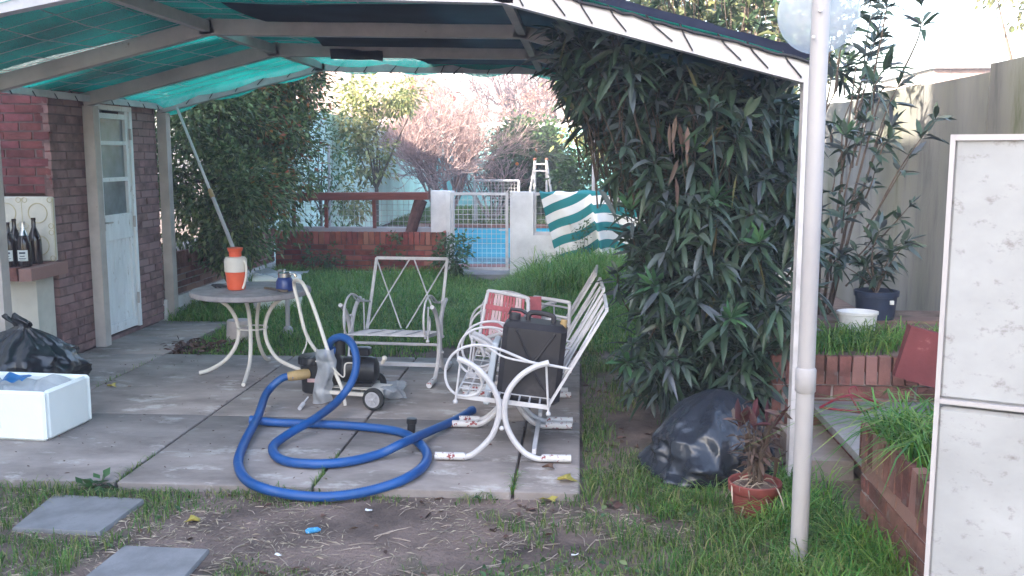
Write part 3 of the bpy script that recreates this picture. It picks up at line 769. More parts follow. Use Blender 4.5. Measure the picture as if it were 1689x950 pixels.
for (x, z), n_ in ((KL, 'beam'), (KR, 'beam'), (EL, 'white_metal'), (ER, 'white_metal')):
    mb = MB(); hh = .07 if n_ == 'beam' else .05
    for a, b in zip(FY[:-1], FY[1:]): mb.bar((x, a + .042, z + .002), (x, b - .042, z + .002), .05, hh)
    mb.build('purlin', n_, pg)
# the nets: sagging cloth above the frames
def roof_z(x):
    p = [EL, KL, KR, ER]
    for a, b in zip(p[:-1], p[1:]):
        if x <= b[0] or b is ER:
            t = (x - a[0]) / (b[0] - a[0]); return a[1] + (b[1] - a[1]) * t
def net_fn(x0, x1, y0, y1, dz, seed, scallop=0.0):
    def f(u, v):
        x = x0 + (x1 - x0) * u; y = y0 + (y1 - y0) * v
        bay = min((abs(y - q) for q in FY)); sag = -.03 * min(1, bay / .5)
        z = roof_z(x) + .068 + dz + sag + .018 * mn.noise(Vector((x * 1.7, y * 1.3, seed)))
        if abs(z - roof_z(x)) < .06 and bay < .06: z = roof_z(x) + .06 + dz
        if scallop and v > .9:
            k = (v - .9) / .1; z -= k * scallop * (.55 + .45 * abs(math.sin(x * 5.2)))
        return (x, y, z)
    return f
n1 = MB().grid(net_fn(-4.06, 1.15, 4.9, 9.33, 0, 1.0, .13), 60, 60); n1.build('shade_net', 'net', pg)
def second(u, v):
    x = -4.05 + 4.1 * u
    yend = 8.05 + .75 * max(0, min(1, (x + 3.9) / 1.6)) - .35 * max(0, (x + 1.6)) if x < -1.9 else 9.3
    y = 7.0 + (yend - 7.0) * v
    return net_fn(0, 1, 0, 1, .03, 3.0)(x, y)
def strip(xa, xb, ya, yb, s):
    f0 = net_fn(xa, xb, ya, yb, .03, s); return f0
f2 = lambda u, v: net_fn(-4.05, 1.14, 7.02, 8.35 + .0, .032, 3.0)(u, v)
def f2b(u, v):
    x = -4.05 + 3.2 * u
    yend = 8.0 + .55 * max(0, min(1, (x + 4.0) / 1.6)) + .12 * math.sin(x * 3)
    y = 6.95 + .1 * math.sin(x * 2.3) + (yend - 6.95) * v
    b = min((abs(y - q) for q in FY)); return (x, y, roof_z(x) + .10 - .03 * min(1, b / .5) + .015 * mn.noise(Vector((x * 2, y * 2, 5))))
m2_ = MB().grid(f2b, 40, 16)
def f2c(u, v):
    x = -4.05 + 3.2 * u; y = 4.92 + v * (1.62 + .1 * math.sin(x * 2.1))
    b = min((abs(y - q) for q in FY)); return (x, y, roof_z(x) + .10 - .03 * min(1, b / .5) + .015 * mn.noise(Vector((x * 2, y * 2, 6))))
m2_.grid(f2c, 40, 16); m2_.build('second_net', 'net2', pg)
def f3(u, v):
    y = 5.35 + 3.91 * v + .06 * math.sin(u * 9)
    x0 = -1.95 + .06 * math.sin(y * 3) + (.5 if y > 7.9 else 0) * min(1, (y - 7.9) / .15)
    x = x0 + (1.16 - x0) * u
    b = min((abs(y - q) for q in FY)); return (x, y, roof_z(x) + .052 - .045 * min(1, b / .25) + .006 * mn.noise(Vector((x * 2, y * 2, 8))))
MB().grid(f3, 40, 110).build('dark_net', 'net3', pg)
MB().grid(lambda u, v: (-.42 + 1.58 * u, 4.885 + .75 * v, roof_z(-.42 + 1.58 * u) + .108 + .012 * mn.noise(Vector((u * 9, v * 4, 2)))), 30, 10).build('dark_net', 'net3', pg)  # extra strip added over the net to stop its edge glowing green
# wires under the net and the cords that tie it down
wr = MB()
for x in (-3.8, -3.5, -3.2, -2.9, -2.6, -2.15, -1.85, -1.55, -1.25, -.9, -.6):
    for a, b in zip(FY[:-1], FY[1:]):
        wr.tube([(x + random.uniform(-.02, .02), a, roof_z(x) + .056), (x, (a + b) / 2, roof_z(x) + .030), (x + random.uniform(-.02, .02), b, roof_z(x) + .056)], .0032, 4, False)
y = 5.05
while y < 9.1:
    if min(abs(y - q) for q in FY) > .09:
        wr.tube([(x, y + .015 * math.sin(x * 3), roof_z(x) + .030) for x in (-4.0, -3.6, -3.2, -2.8, -2.45, -1.9, -1.4, -.9, -.4)], .0022, 4, False)
    y += .235
wr.build('support_wires', 'wire', pg)
cd = MB()
def tie(x, y, s):
    z = roof_z(x); q = random.uniform(.05, .13) * s
    t = MB(); t.tube([(x, y - .047, z + .07), (x + q * .3, y - .05, z + .02), (x + q, y - .048, z - .056), (x + q * 1.1, y + .044, z - .057), (x + .02, y + .046, z + .07)], .0045, 5); t.build('tie_cord', 'cord', pg)
x = -.35
while x < 1.1: tie(x, FY[0], 1); x += .165 + random.uniform(-.03, .03)
x = -3.9
while x < 1.0: tie(x, FY[3], -1); x += .24 + random.uniform(-.05, .05)
x = -.4; pts = []
while x < 1.16: pts.append((x, FY[0] - .052, roof_z(x) + .052 + random.uniform(-.006, .006))); x += .05
cd.tube(pts, .008, 5)
for (x, z) in (EL,):
    y = 6.6
    while y < 9.2: t = MB(); t.tube([(x - .02, y, z + .07), (x + .03, y + .02, z), (x + .03, y + .05, z - .03)], .004, 4); t.build('tie_cord', 'cord', pg); y += .3
cd.build('hem_cord', 'cord', pg)
# torn scrap of dark netting on the third frame
mb = crumple((0, 0, 0), lambda u, v: (-1.98 + .42 * u, 7.75 - .004, 2.43 - .075 * v - .02 * u), 10, 4, .012, 14, 2); tag(mb.build('net_scrap', 'net3', loc=(-1.8, 7.75, 2.4)), 'torn dark scrap of netting caught on the third roof beam', 'netting')
# ================================================================== OBJECTS
# ---- round patio table
tb = empty('patio_table', (-2.41, 6.93, 0), 'round grey patio table on four curved cream legs', 'table')
mb = MB(); mb.lathe([(.02, .575), (.40, .575), (.433, .585), (.437, .60), (.43, .618), (.415, .622), (.02, .623)], (-2.41, 6.93, 0), 40); mb.build('tabletop', 'tabletop', tb)
for dx, dy in ((-.36, -.15), (.09, -.49), (.0, .21), (.44, -.07)):
    L = math.hypot(dx, dy); ux, uy = dx / L, dy / L
    E_ = max(L, .36)
    prof = [(.27 if L > .3 else .2, .575), (.17, .50), (.115, .40), (.10, .30), (.125, .2), (.2, .1), (E_ * .8, .035), (E_, .016)]
    mb = MB(); mb.tube(spline([(-2.41 + ux * r, 6.93 + uy * r, z) for r, z in prof], 5), .0145, 8); mb.build('leg', 'offwhite', tb)
mb = MB(); mb.tube([(-2.41 + .11 * math.cos(a * .5236), 6.93 + .11 * math.sin(a * .5236), .33) for a in range(12)], .006, 6, closed=True); mb.build('ring_brace', 'offwhite', tb)

TZ = .624
# ---- orange and white sprayer jug
c = AY(390, 470, 6.86); c.z = TZ
jg = empty('sprayer_jug', c, 'orange and cream plastic sprayer jug on the round table', 'jug')
mb = MB(); mb.lathe([(.055, 0), (.062, .004), (.066, .02), (.072, .10), (.076, .128), (.076, .132), (.07, .133)], c, 28); mb.build('lower_body', 'orange', jg)
mb = MB(); mb.lathe([(.076, .132), (.081, .136), (.081, .15), (.081, .205), (.079, .224), (.068, .239), (.05, .243)], c, 28); mb.build('upper_body', 'offwhite', jg)
mb = MB(); mb.lathe([(.042, .242), (.044, .25), (.044, .275), (.05, .282), (.056, .302), (.058, .306), (.05, .308), (.03, .300)], c, 24, fn=lambda a, z: 1 + (.04 * math.cos(a * 14) if .245 < z < .28 else 0)); mb.build('cap', 'orange', jg)
mb = MB(); mb.tube(spline([c + Vector(p) for p in ((.06, -.03, .215), (.086, -.035, .20), (.09, -.035, .13), (.075, -.03, .06), (.06, -.04, .012))], 5), .009, 8); mb.build('handle', 'offwhite', jg)
# ---- blue jar with a steel lid
c = AY(470, 474, 6.82); c.z = TZ
jr = empty('enamel_jar', c, 'navy blue jar with shiny steel lid near the table edge', 'jar')
mb = MB(); mb.lathe([(.055, 0), (.064, .004), (.066, .02), (.062, .07), (.05, .095), (.044, .10)], c, 26); mb.build('body', 'navy', jr)
mb = MB(); mb.lathe([(.045, .098), (.047, .10), (.047, .13), (.04, .138), (.012, .142), (.012, .155), (.004, .158)], c, 24); mb.build('lid', 'steel', jr)
mb = MB(); mb.tube(spline([c + Vector(p) for p in ((.045, -.01, .12), (.075, -.015, .125), (.088, -.015, .10))], 4), .009, 7); mb.build('spout', 'steel', jr)
mb = MB(); mb.tube(spline([c + Vector(p) for p in ((-.17, .06, .012), (-.12, .03, .012), (-.06, -.02, .013), (0, -.085, .012), (.05, -.09, .012))], 6), .009, 7)
tag(mb.build('rubber_hose', 'bark', loc=(c.x - .1, c.y, TZ)), 'short brown rubber hose lying between the jug and the blue jar', 'hose')
mb = MB(); q = AY(352, 471, 6.9)
for i in range(3): mb.tube(spline([(q.x + .02 + i * .03, q.y + .02 * i, TZ + .008), (q.x - .03, q.y + .05, TZ + .02), (q.x + .02, q.y + .06 + i * .02, TZ + .018), (q.x + .09, q.y + .05, TZ + .008)], 5), .006, 6)
tag(mb.build('cable', 'cord', loc=(q.x, q.y, TZ)), 'coil of dark cable on the left of the tabletop', 'cable')
# white parcel on the ground behind
c = AY(468, 470, 9.0)
mb = crumple((0, 0, 0), lambda u, v: (-2.92 + .42 * (u - .5) * (1 - .5 * abs(v - .5)), 9.1 + .3 * (v - .5), GZ + .38 * (max(0, 1 - (2 * u - 1) ** 2) * max(0, 1 - (2 * v - 1) ** 2)) ** .45), 26, 26, .03, 8, 4)
# ---- upturned bucket under the table
bk = MB(); bk.lathe([(.118, 0), (.118, .012), (.108, .02), (.098, .19), (.094, .2), (.02, .202)], (-3.0, 8.26, GZ), 26)
tag(bk.build('bucket', 'pinkbucket', loc=(-3.0, 8.26, GZ)), 'pale upturned bucket on the grass behind the table legs', 'bucket')
mb = MB(); mb.tube([(-2.66, 8.6, GZ), (-2.655, 8.6, .33), (-2.73, 8.62, .56)], .022, 8); mb.ball((-2.66, 8.6, .0), .05)
tag(mb.build('garden_tap_post', 'pvc', loc=(-2.66, 8.6, GZ)), 'short white pipe standing in the grass behind the table', 'pipe')
st = empty('stacked_parcel', (-2.72, 8.9, GZ), 'white polystyrene block lying on the grass behind the blue jar', 'block')
c = AY(480, 452, 9.9)
st.location = (c.x - .15, 9.9, GZ)
mb = MB(); mb.cbox((c.x - .15, 9.9, GZ + .2), (.5, .36, .4), .03, Matrix.Rotation(.3, 3, 'Z')); mb.build('block', 'foam', st)
mb = crumple((0, 0, 0), lambda u, v: (c.x - .41 + .54 * u, 9.68 + .45 * v, GZ + .415 + .02 * math.sin(u * 7) * math.cos(v * 6)), 14, 12, .03, 9, 3); mb.build('cover', 'poly', st)

# ---- telescopic pole leaning on the rear beam
a = Vector((-3.47, 9.22, .16)); b_ = AY(292, 178, 9.02)
a = AY(383, 405, 8.2); 
pole = empty('telescopic_pole', a, 'long two section white pole leaning up to the rear roof beam', 'pole')
foot = a + (a - b_) * .42
mid = a.lerp(b_, .36)
mb = MB(); mb.tube([foot, mid], .0165, 10); mb.build('lower_tube', 'pvc', pole)
mb = MB(); mb.tube([mid, b_], .0125, 10); mb.build('upper_tube', 'grey_metal', pole)
d_ = (b_ - a).normalized()
mb = MB(); mb.tube([mid - d_ * .05, mid - d_ * .045, mid + d_ * .04, mid + d_ * .05], [.017, .022, .02, .014], 10); mb.build('clamp', 'khaki', pole)

# ---- beer bottles on the ledge
def bottle(x, y, h=.33, r=.046, lab=None, foil=False, full=False):
    c = Vector((x, y, .778)); t = empty('beer_bottle', c, lab, 'bottle', 'brown beer bottles on the brick ledge'); k = h / .33
    mb = MB(); mb.lathe([(r * .85, 0), (r, .006), (r, .165 * k), (r * .93, .19 * k), (r * .55, .235 * k), (.0165, .262 * k), (.0145, .31 * k), (.0165, .312 * k), (.0165, h), (.01, h)], c, 22); mb.build('glass', 'glass_brown', t)
    if full:
        lb = MB(); a0 = -math.pi / 2 + .18; n = 8
        lb.add([(x + (r + .0012) * math.cos(a0 + (i / n - .5) * 1.6), y + (r + .0012) * math.sin(a0 + (i / n - .5) * 1.6), .778 + z) for z in (.045, .125) for i in range(n + 1)], [(i, i + 1, n + 2 + i, n + 1 + i) for i in range(n)])
        lo = lb.build('label', 'paper', t)
        ik = MB()
        for z0, z1, w in ((.098, .112, .9), (.078, .085, .7), (.062, .067, 1.0), (.052, .056, .8)):
            m_ = 5; ik.add([(x + (r + .0024) * math.cos(a0 + (i / m_ - .5) * w), y + (r + .0024) * math.sin(a0 + (i / m_ - .5) * w), .778 + z) for z in (z0, z1) for i in range(m_ + 1)], [(i, i + 1, m_ + 2 + i, m_ + 1 + i) for i in range(m_)])
        ik.build('print', 'ink', lo)
    if foil:
        mb = MB(); mb.lathe([(.031, .232 * k), (.021, .262 * k), (.0168, .275 * k), (.0172, h + .002), (.002, h + .003)], c, 16); mb.build('foil', 'steel', t)
for px, Y, h, foil, full, lab in ((60, 7.07, .35, False, False, 'tallest brown beer bottle at the right end of the row, without a front label'),
                         (42, 6.88, .33, True, True, 'brown beer bottle with a silver neck foil and printed white label'),
                         (17, 6.86, .33, False, True, 'brown beer bottle with a pale label and bare dark neck'),
                         (28, 7.08, .34, False, False, 'brown beer bottle in the back row, between the two labelled ones'),
                         (4, 7.05, .34, False, False, 'brown beer bottle in the back row at the left edge of the view'),
                         (-7, 6.87, .33, False, False, 'brown beer bottle in front, cut by the left edge of the view')):
    q = AY(px, 440, Y); bottle(q.x, Y, h, .049, lab, foil, full)

# ---- bin bags
def binbag(base, rad, H, lean, seed, lab, m_, floor, reach=0.0, ra=0.0, knot=True):
    """soft sack: pleats gather towards the tied neck, the belly sags and wrinkles"""
    t = empty('bin_bag', (base[0], base[1], floor), lab, 'bin bag'); n, m = 120, 70; vs = []
    prof = [(0, .85), (.06, .97), (.25, 1.02), (.5, .95), (.7, .82), (.84, .62), (.94, .36), (1, .03)] if not knot else [(0, .80), (.06, .95), (.2, 1.0), (.4, .93), (.58, .76), (.74, .52), (.87, .27), (.95, .12), (1, .075)]
    for j in range(m + 1):
        k = j / m
        for (k0, r0), (k1, r1) in zip(prof[:-1], prof[1:]):
            if k0 <= k <= k1: w = (k - k0) / (k1 - k0); r = r0 + (r1 - r0) * w; break
        up = max(0, (k - .25) / .75)
        for i in range(n):
            a = 2 * math.pi * i / n; d = Vector((math.cos(a), math.sin(a), 0)); q = Vector((d.x * 1.2 + seed, d.y * 1.2, k * 1.6))
            big = .26 * mn.noise(q * 1.1) + .17 * mn.noise(q * 2.3 + Vector((3, 0, 0)))
            wob = 1.4 * mn.noise(Vector((d.x * 1.5, d.y * 1.5, k * 2.2 + seed)))
            pk = up if knot else 0
            sk = k * 1.3 + .5 * d.x
            pl = (abs(math.sin(a * 6.5 + wob * 2.2 + seed)) ** .7 - .6) * .24 * pk ** 1.6 + (abs(math.sin(a * 15 + wob * 5)) - .6) * .10 * pk ** 2 + (.28 - abs(mn.noise(Vector((d.x * 2.6 + seed, d.y * 2.6, sk * 2.2))))) * .22 + (.25 - abs(mn.noise(Vector((d.x * 5.5, d.y * 5.5 + seed, sk * 6.5))))) * .055
            cr = -abs(mn.noise(Vector((d.x * 3 + seed, d.y * 3, k * 9)))) * .035 * (1 - up * .6) - abs(mn.noise(Vector((d.x * 7, d.y * 7 + seed, k * 4)))) * .022
            rr = r * (1 + big * (1 - .6 * up) + pl + cr + .05)
            ext = 1 + reach * max(0, math.cos(a - ra)) ** 3 * (1 - k) ** 1.5
            z = H * (k ** 1.05) + .05 * mn.noise(q * 2.1) * (1 - k) * min(1, k * 5)
            p = Vector((base[0] + d.x * rad[0] * rr * ext + lean[0] * k ** 1.6, base[1] + d.y * rad[1] * rr * ext + lean[1] * k ** 1.6, floor + max(.0005 * (i % 3), z)))
            vs.append(p)
    mb = MB(); mb.add(vs, [(j * n + i, j * n + (i + 1) % n, (j + 1) * n + (i + 1) % n, (j + 1) * n + i) for j in range(m) for i in range(n)] + [tuple(range(n - 1, -1, -1))])
    mb.build('bag', m_, t, angle=75)
    if not knot: return
    top = Vector((base[0] + lean[0], base[1] + lean[1], floor + H)); n2 = 40; vs = []
    for j in range(8):
        k = j / 7
        for i in range(n2):
            a = 2 * math.pi * i / n2
            r_ = (.028 + .02 * k - .03 * k ** 4) * (1 + .5 * k * math.sin(a * 3 + seed) + .3 * math.sin(a * 7 + 3 * k))
            vs.append(top + Vector((r_ * math.cos(a) * 1.6 - .05 * k + .02 * math.sin(k * 5), r_ * math.sin(a), -.012 + .075 * k * (1 + .25 * math.sin(a * 3 + seed)))))
    mb = MB(); mb.add(vs, [(j * n2 + i, j * n2 + (i + 1) % n2, (j + 1) * n2 + (i + 1) % n2, (j + 1) * n2 + i) for j in range(7) for i in range(n2)]); mb.build('tied_neck', m_, t, angle=75)
binbag((-4.0, 6.30), (.53, .42), .46, (.26, -.10), 3.3, 'full black bin bag behind the white foam box', 'bag', 0.0)
binbag((.72, 4.98), (.27, .30), .41, (.03, .12), 8.1, 'black bin bag tinted with a bluish sheen, slumped on the soil under the oleander', 'bag_sheen', GZ, .55, math.pi * 1.07, False)

# ---- foam box with rubbish
fb = empty('foam_box', (-3.27, 5.36, 0), 'white polystyrene box full of plastic wrappings on the patio', 'box')
x0, x1, y0, y1, h = -3.66, -2.955, 5.11, 5.58, .285
rot = Matrix.Rotation(-.08, 3, 'Z'); o = Vector(((x0 + x1) / 2, (y0 + y1) / 2, 0))
mb = MB()
for c, s in (((0, -.215, h / 2), (.7, .035, h)), ((0, .215, h / 2), (.7, .035, h)), ((-.333, 0, h / 2), (.035, .394, h)), ((.333, 0, h / 2), (.035, .394, h))): mb.cbox(o + rot @ Vector(c), s, .014, rot)
mb.box(o + Vector((0, 0, .02)), (.63, .39, .036), rot); mb.build('box_body', 'foam', fb)
for k, (dx, dy, col, s) in enumerate(((.02, .03, 'poly', .26), (-.15, .0, 'poly', .2), (.18, .08, 'poly', .22))):
    f_ = lambda u, v, dx=dx, dy=dy, s=s: o + rot @ Vector((dx + s * (u - .5), dy + s * (v - .5), .20 + .11 * max(0, 1 - ((2 * u - 1) ** 2 + (2 * v - 1) ** 2) * .7)))
    mb = crumple((0, 0, 0), f_, 22, 22, .045, 9, k * 3.1); tag(mb.build('plastic_wrapping', col, loc=tuple(o + rot @ Vector((dx, dy, .2)))), ('crumpled clear wrapping in the middle of the foam box', 'crumpled clear wrapping in the left part of the foam box', 'crumpled clear wrapping by the right end of the foam box')[k], 'wrapping')
f_ = lambda u, v: o + rot @ Vector((.02 + .15 * (u - .5), .0 + .07 * (v - .5), .285 + .03 * v + .01 * math.sin(u * 9)))
M['bluepack'] = mat('blue_packet', (.02, .13, .33), .4, .2, 20, .1)
mb = crumple((0, 0, 0), f_, 12, 8, .014, 18, 7); tag(mb.build('wrapper', 'bluepack', loc=tuple(o + rot @ Vector((.02, 0, .29)))), 'blue packet on top of the rubbish in the foam box', 'packet')

# ---- glider chairs
def z2(x, y): return (x - 338) * .001177, (890 - y) * .001177
def tube2(mb, pts, yy, r, n=8, sp=5, off=0.0):
    P = [(z2(*p)[0], yy, max(r, z2(*p)[1])) for p in pts]
    mb.tube(spline(P, sp) if sp else P, r, n)
def make_glider(label, group='white glider chairs on the patio', m_='white_metal', wid=.62):
    t = empty('glider_chair', (0, 0, 0), label, 'chair', group)
    for sgn in (-1, 1):
        y = sgn * wid / 2; yi = y - sgn * .03
        s = MB()
        tube2(s, [(140, 425), (190, 445), (245, 485), (290, 540), (318, 600), (326, 655), (320, 700), (295, 770), (250, 825), (205, 862), (170, 876)], y, .0155)
        tube2(s, [(545, 438), (480, 460), (420, 500), (372, 560), (352, 620), (350, 680), (363, 740), (395, 800), (440, 850), (490, 874), (520, 878)], y, .0155)
        s.ball((z2(338, 735)[0], y - .018 * 1, z2(338, 735)[1]), .013); s.box((z2(338, 660)[0], y, z2(338, 660)[1]), (.03, .012, .05))
        s.build('side_frame', m_, t)
        for pts in ([(172, 876), (100, 880), (36, 880)], [(515, 878), (580, 877), (646, 874)]):
            f = MB(); f.tube([(z2(*p)[0], y, max(.021, z2(*p)[1])) for p in pts], .0205, 12); f.build('foot', 'foot', t)
        for a, b in (((152, 432), (126, 628)), ((532, 446), (543, 676))):
            h_ = MB(); h_.tube([(z2(*a)[0], yi, z2(*a)[1]), (z2(*b)[0], yi, z2(*b)[1])], .006, 6); h_.ball((z2(*b)[0], yi, z2(*b)[1]), .014); h_.ball((z2(*a)[0], yi, z2(*a)[1]), .009); h_.build('hanger', m_, t)
        ar = MB(); yo = y - sgn * .045
        tube2(ar, [(640, 475), (560, 460), (470, 447), (400, 420), (340, 395), (270, 375), (215, 372), (160, 385), (115, 415), (88, 460), (80, 510), (92, 560), (125, 595), (170, 605), (215, 595), (240, 570), (245, 540), (235, 510), (212, 495)], yo, .0075, 7)
        tube2(ar, [(500, 452), (420, 440), (350, 425), (300, 400), (270, 378)], yo, .006, 6); ar.build('armrest', m_, t)
    se = MB()
    hw = wid / 2 - .05
    A, B = z2(128, 605), z2(548, 652)
    for y in (-hw, hw): se.bar((A[0], y, A[1]), (B[0], y, B[1]), .008, .024)
    n = 9
    for i in range(n + 1):
        k = i / n; p = (A[0] + (B[0] - A[0]) * k, A[1] + (B[1] - A[1]) * k)
        se.tube([(p[0], -hw, p[1] + .006), (p[0], hw, p[1] + .006)], .0055, 6)
    for y in (-hw * .5, 0, hw * .5): se.bar((A[0], y, A[1] + .014), (B[0], y, B[1] + .014), .016, .004)
    se.build('seat', m_, t)
    bk = MB(); C_, D_ = z2(545, 640), z2(797, 208)
    for y in (-hw, hw): bk.bar((C_[0], y, C_[1]), (D_[0], y, D_[1]), .022, .014, up=(1, 0, .6))
    bk.bar((D_[0], -hw, D_[1]), (D_[0], hw, D_[1]), .016, .022); 
    def pt(k, y): return (C_[0] + (D_[0] - C_[0]) * k + .004, y, C_[1] + (D_[1] - C_[1]) * k)
    for a, b in (((.98, -hw), (.02, -.02)), ((.98, -.02), (.02, -hw)), ((.98, .02), (.02, hw)), ((.98, hw), (.02, .02))): bk.tube([pt(a[0], a[1]), pt(b[0], b[1])], .0055, 6)
    bk.build('backrest', m_, t)
    cb = MB(); x, z = z2(480, 866); cb.bar((x, -wid / 2 + .015, z + .02), (x, wid / 2 - .015, z + .02), .022, .028); x, z = z2(338, 690); cb.tube([(x, -wid / 2, z), (x, wid / 2, z)], .011, 8); cb.build('crossbar', m_, t)
    return t
ch = make_glider('white glider chair holding the black jerrycan, nearest the camera')
ch.location = (-.395, 5.23, .002)
c2 = copy_tree(ch); c2.location = (-.40, 5.96, .002); c2.rotation_euler.z = R(1.5); c2['label'] = 'white glider chair between the jerrycan chair and the red webbing chair'
c3 = copy_tree(ch); c3.location = (-.42, 6.72, .002); c3.rotation_euler.z = R(-2); c3['label'] = 'white glider chair behind the folded red webbing chair, last in the row'
c4 = make_glider('worn single glider chair with crossed back rods facing the camera', m_='grey_metal', wid=.66)
c4.location = (-1.33, 6.86, .002); c4.rotation_euler.z = R(86)

# ---- jerrycan on the near glider
jc = empty('jerrycan', (-.29, 5.22, .262), 'big dusty black plastic jerrycan standing on the nearest glider chair', 'jerrycan')
rot = Matrix.Rotation(R(-6), 3, 'Y') @ Matrix.Identity(3); rot = Matrix.Rotation(R(6), 3, 'Y')
jo = Vector((-.275, 5.22, .262)); cw, cd_, chh = .345, .235, .44
mb = MB(); mb.cbox(jo + rot @ Vector((0, 0, chh / 2)), (cw, cd_, chh), .03, rot)
b_ = mb.build('can_body', 'can', jc)
for sy in (-1, 1):
    mb = MB(); yy = sy * (cd_ / 2 + .001)
    for p, q in (((-.10, .40), (.012, .21)), ((.11, .40), (.0, .21)), ((-.12, .04), (0, .19)), ((.12, .04), (.01, .19))): mb.tube([jo + rot @ Vector((p[0], yy, p[1])), jo + rot @ Vector((q[0], yy, q[1]))], .008, 6)
    mb.build('pressed_rib', 'can', b_)
mb = MB(); mb.tube(spline([jo + rot @ Vector(p) for p in ((-.045, 0, chh - .01), (-.045, 0, chh + .03), (-.02, 0, chh + .045), (.06, 0, chh + .042), (.09, 0, chh + .03), (.09, 0, chh - .01))], 5), .0145, 9); mb.build('handle', 'can', jc)
mb = MB(); mb.tube([jo + rot @ Vector((-.12, 0, chh - .02)), jo + rot @ Vector((-.12, 0, chh + .03))], [.034, .03], 14); mb.tube([jo + rot @ Vector((-.15, 0, chh + .02)), jo + rot @ Vector((-.145, 0, chh + .05)), jo + rot @ Vector((-.09, 0, chh + .05)), jo + rot @ Vector((-.05, 0, chh + .03))], .01, 7); mb.build('filler_neck', 'can', jc)
mb = MB(); mb.tube([jo + rot @ Vector((.145, 0, chh - .03)), jo + rot @ Vector((.15, 0, chh + .025))], [.022, .018], 12); mb.build('spout_cap', 'khaki', jc)
mb = MB(); mb.cbox((-.475, 5.26, .415), (.035, .22, .35), .006, Matrix.Rotation(R(9), 3, 'Y'))
M['palegrey'] = mat('pale_grey_board', (.45, .48, .52), .7, .08, 5, .1); tag(mb.build('board', 'palegrey', loc=(-.49, 5.26, .25)), 'pale grey board wedged beside the black jerrycan', 'board')

# ---- folded chair with red webbing on the middle glider
fc = empty('folding_chair', (-.52, 6.1, .30), 'folded tubular chair with red and white webbing laid across the gliders', 'chair')
def arch(mb, pa, pb, pc, pd, r=.0125):
    pa, pb, pc, pd = map(Vector, (pa, pb, pc, pd)); k = .16
    pts = [pa, pb.lerp(pa, k), pb.lerp(pa, k * .4) .lerp(pc, .03), pb.lerp(pc, k * .5), pc.lerp(pb, k * .5), pc.lerp(pd, k * .4).lerp(pb, .03), pc.lerp(pd, k), pd]
    mb.tube(spline(pts, 5), r, 8)
A = [AY(*p) for p in ((790, 560, 6.02), (805, 479, 6.12), (872, 492, 6.02), (868, 570, 5.95))]
mb = MB(); arch(mb, *A); B = [AY(*p) for p in ((885, 540, 6.35), (880, 490, 6.4), (940, 499, 6.35), (938, 545, 6.3))]
arch(mb, *B); mb.tube([AY(885, 515, 6.37), AY(938, 525, 6.33)], .009, 8); mb.tube([A[0], AY(800, 590, 6.0)], .0125, 8); mb.build('tube_frame', 'white_metal', fc)
M['web_red'] = mat('red_webbing', (.34, .085, .10), .7, .15, 30, .1, 200, .001); M['web_pale'] = mat('pale_webbing', (.50, .34, .35), .6, .1, 30, .1, 200, .001)
def strap(name, m_, quad, thick=.004, wav=0):
    P = [Vector(p) for p in quad]; nrm = (P[1] - P[0]).cross(P[3] - P[0]).normalized() * thick
    mb = MB(); mb.add(P + [p + nrm for p in P], [(3, 2, 1, 0), (4, 5, 6, 7), (0, 1, 5, 4), (1, 2, 6, 5), (2, 3, 7, 6), (3, 0, 4, 7)]); return mb
def on(u, v): # u along the top of the back, v down
    return A[1].lerp(A[2], u).lerp(A[0].lerp(A[3], u), v)
dv = (A[0] - A[1]).cross(A[2] - A[1]).normalized()
if dv.y > 0: dv = -dv
for i in range(12):
    u0, u1 = .06 + i * .073, .06 + i * .073 + .058
    mb = strap('strap', '', [on(u0, .04) + dv * .013, on(u1, .04) + dv * .013, on(u1, .98) + dv * .013, on(u0, .98) + dv * .013]); mb.build('webbing', 'web_pale' if i in (2, 3, 4, 9, 10) else 'web_red', fc)
for j in range(2):
    v0 = .28 + j * .34; mb = strap('s', '', [on(.04, v0) + dv * .019, on(.95, v0) + dv * .019, on(.95, v0 + .10) + dv * .019, on(.04, v0 + .10) + dv * .019], .003); mb.build('webbing', 'web_red', fc)
Q = [AY(868, 489, 6.3), AY(893, 489, 6.3), AY(893, 560, 6.25), AY(868, 560, 6.25)]
mb = strap('s', '', Q); mb.build('webbing', 'web_red', fc)
for k in range(3):
    mb = MB(); a_, b_ = AY(792 + 6 * k, 560 + 9 * k, 6.0), AY(836, 548 + 13 * k, 5.8); mb.tube([a_, b_], .013, 8); mb.build('folded_leg', 'white_metal', fc)

# ---- pump on its trolley
pp = empty('pool_pump', (-1.45, 6.1, 0), 'black pool pump on a white wheeled trolley with tall handle', 'pump')
mb = MB()
Pb = [(-1.68, 6.02), (-1.24, 5.93), (-1.34, 6.29), (-1.66, 6.34)]
for a, b in zip(Pb, Pb[1:] + Pb[:1]): mb.bar((*a, .085), (*b, .085), .022, .022)
mb.bar((-1.62, 6.18, .098), (-1.24, 6.09, .098), .18, .006); mb.tube([(-1.50, 5.975, .10), (-1.485, 5.96, .008)], .011, 8); mb.tube([(-1.46, 6.30, .10), (-1.45, 6.31, .008)], .011, 8)
mb.build('trolley_frame', 'offwhite', pp)
h1 = [Vector((-1.49, 5.955, .09)), AY(548, 600, 6.02), AY(522, 520, 6.12), AY(508, 484, 6.18), AY(498, 466, 6.24), AY(488, 462, 6.36), AY(485, 470, 6.46), AY(492, 500, 6.45), AY(510, 562, 6.40), Vector((-1.60, 6.33, .09))]
mb = MB(); mb.tube(spline(h1, 6), .0125, 9); mb.build('handle', 'offwhite', pp)
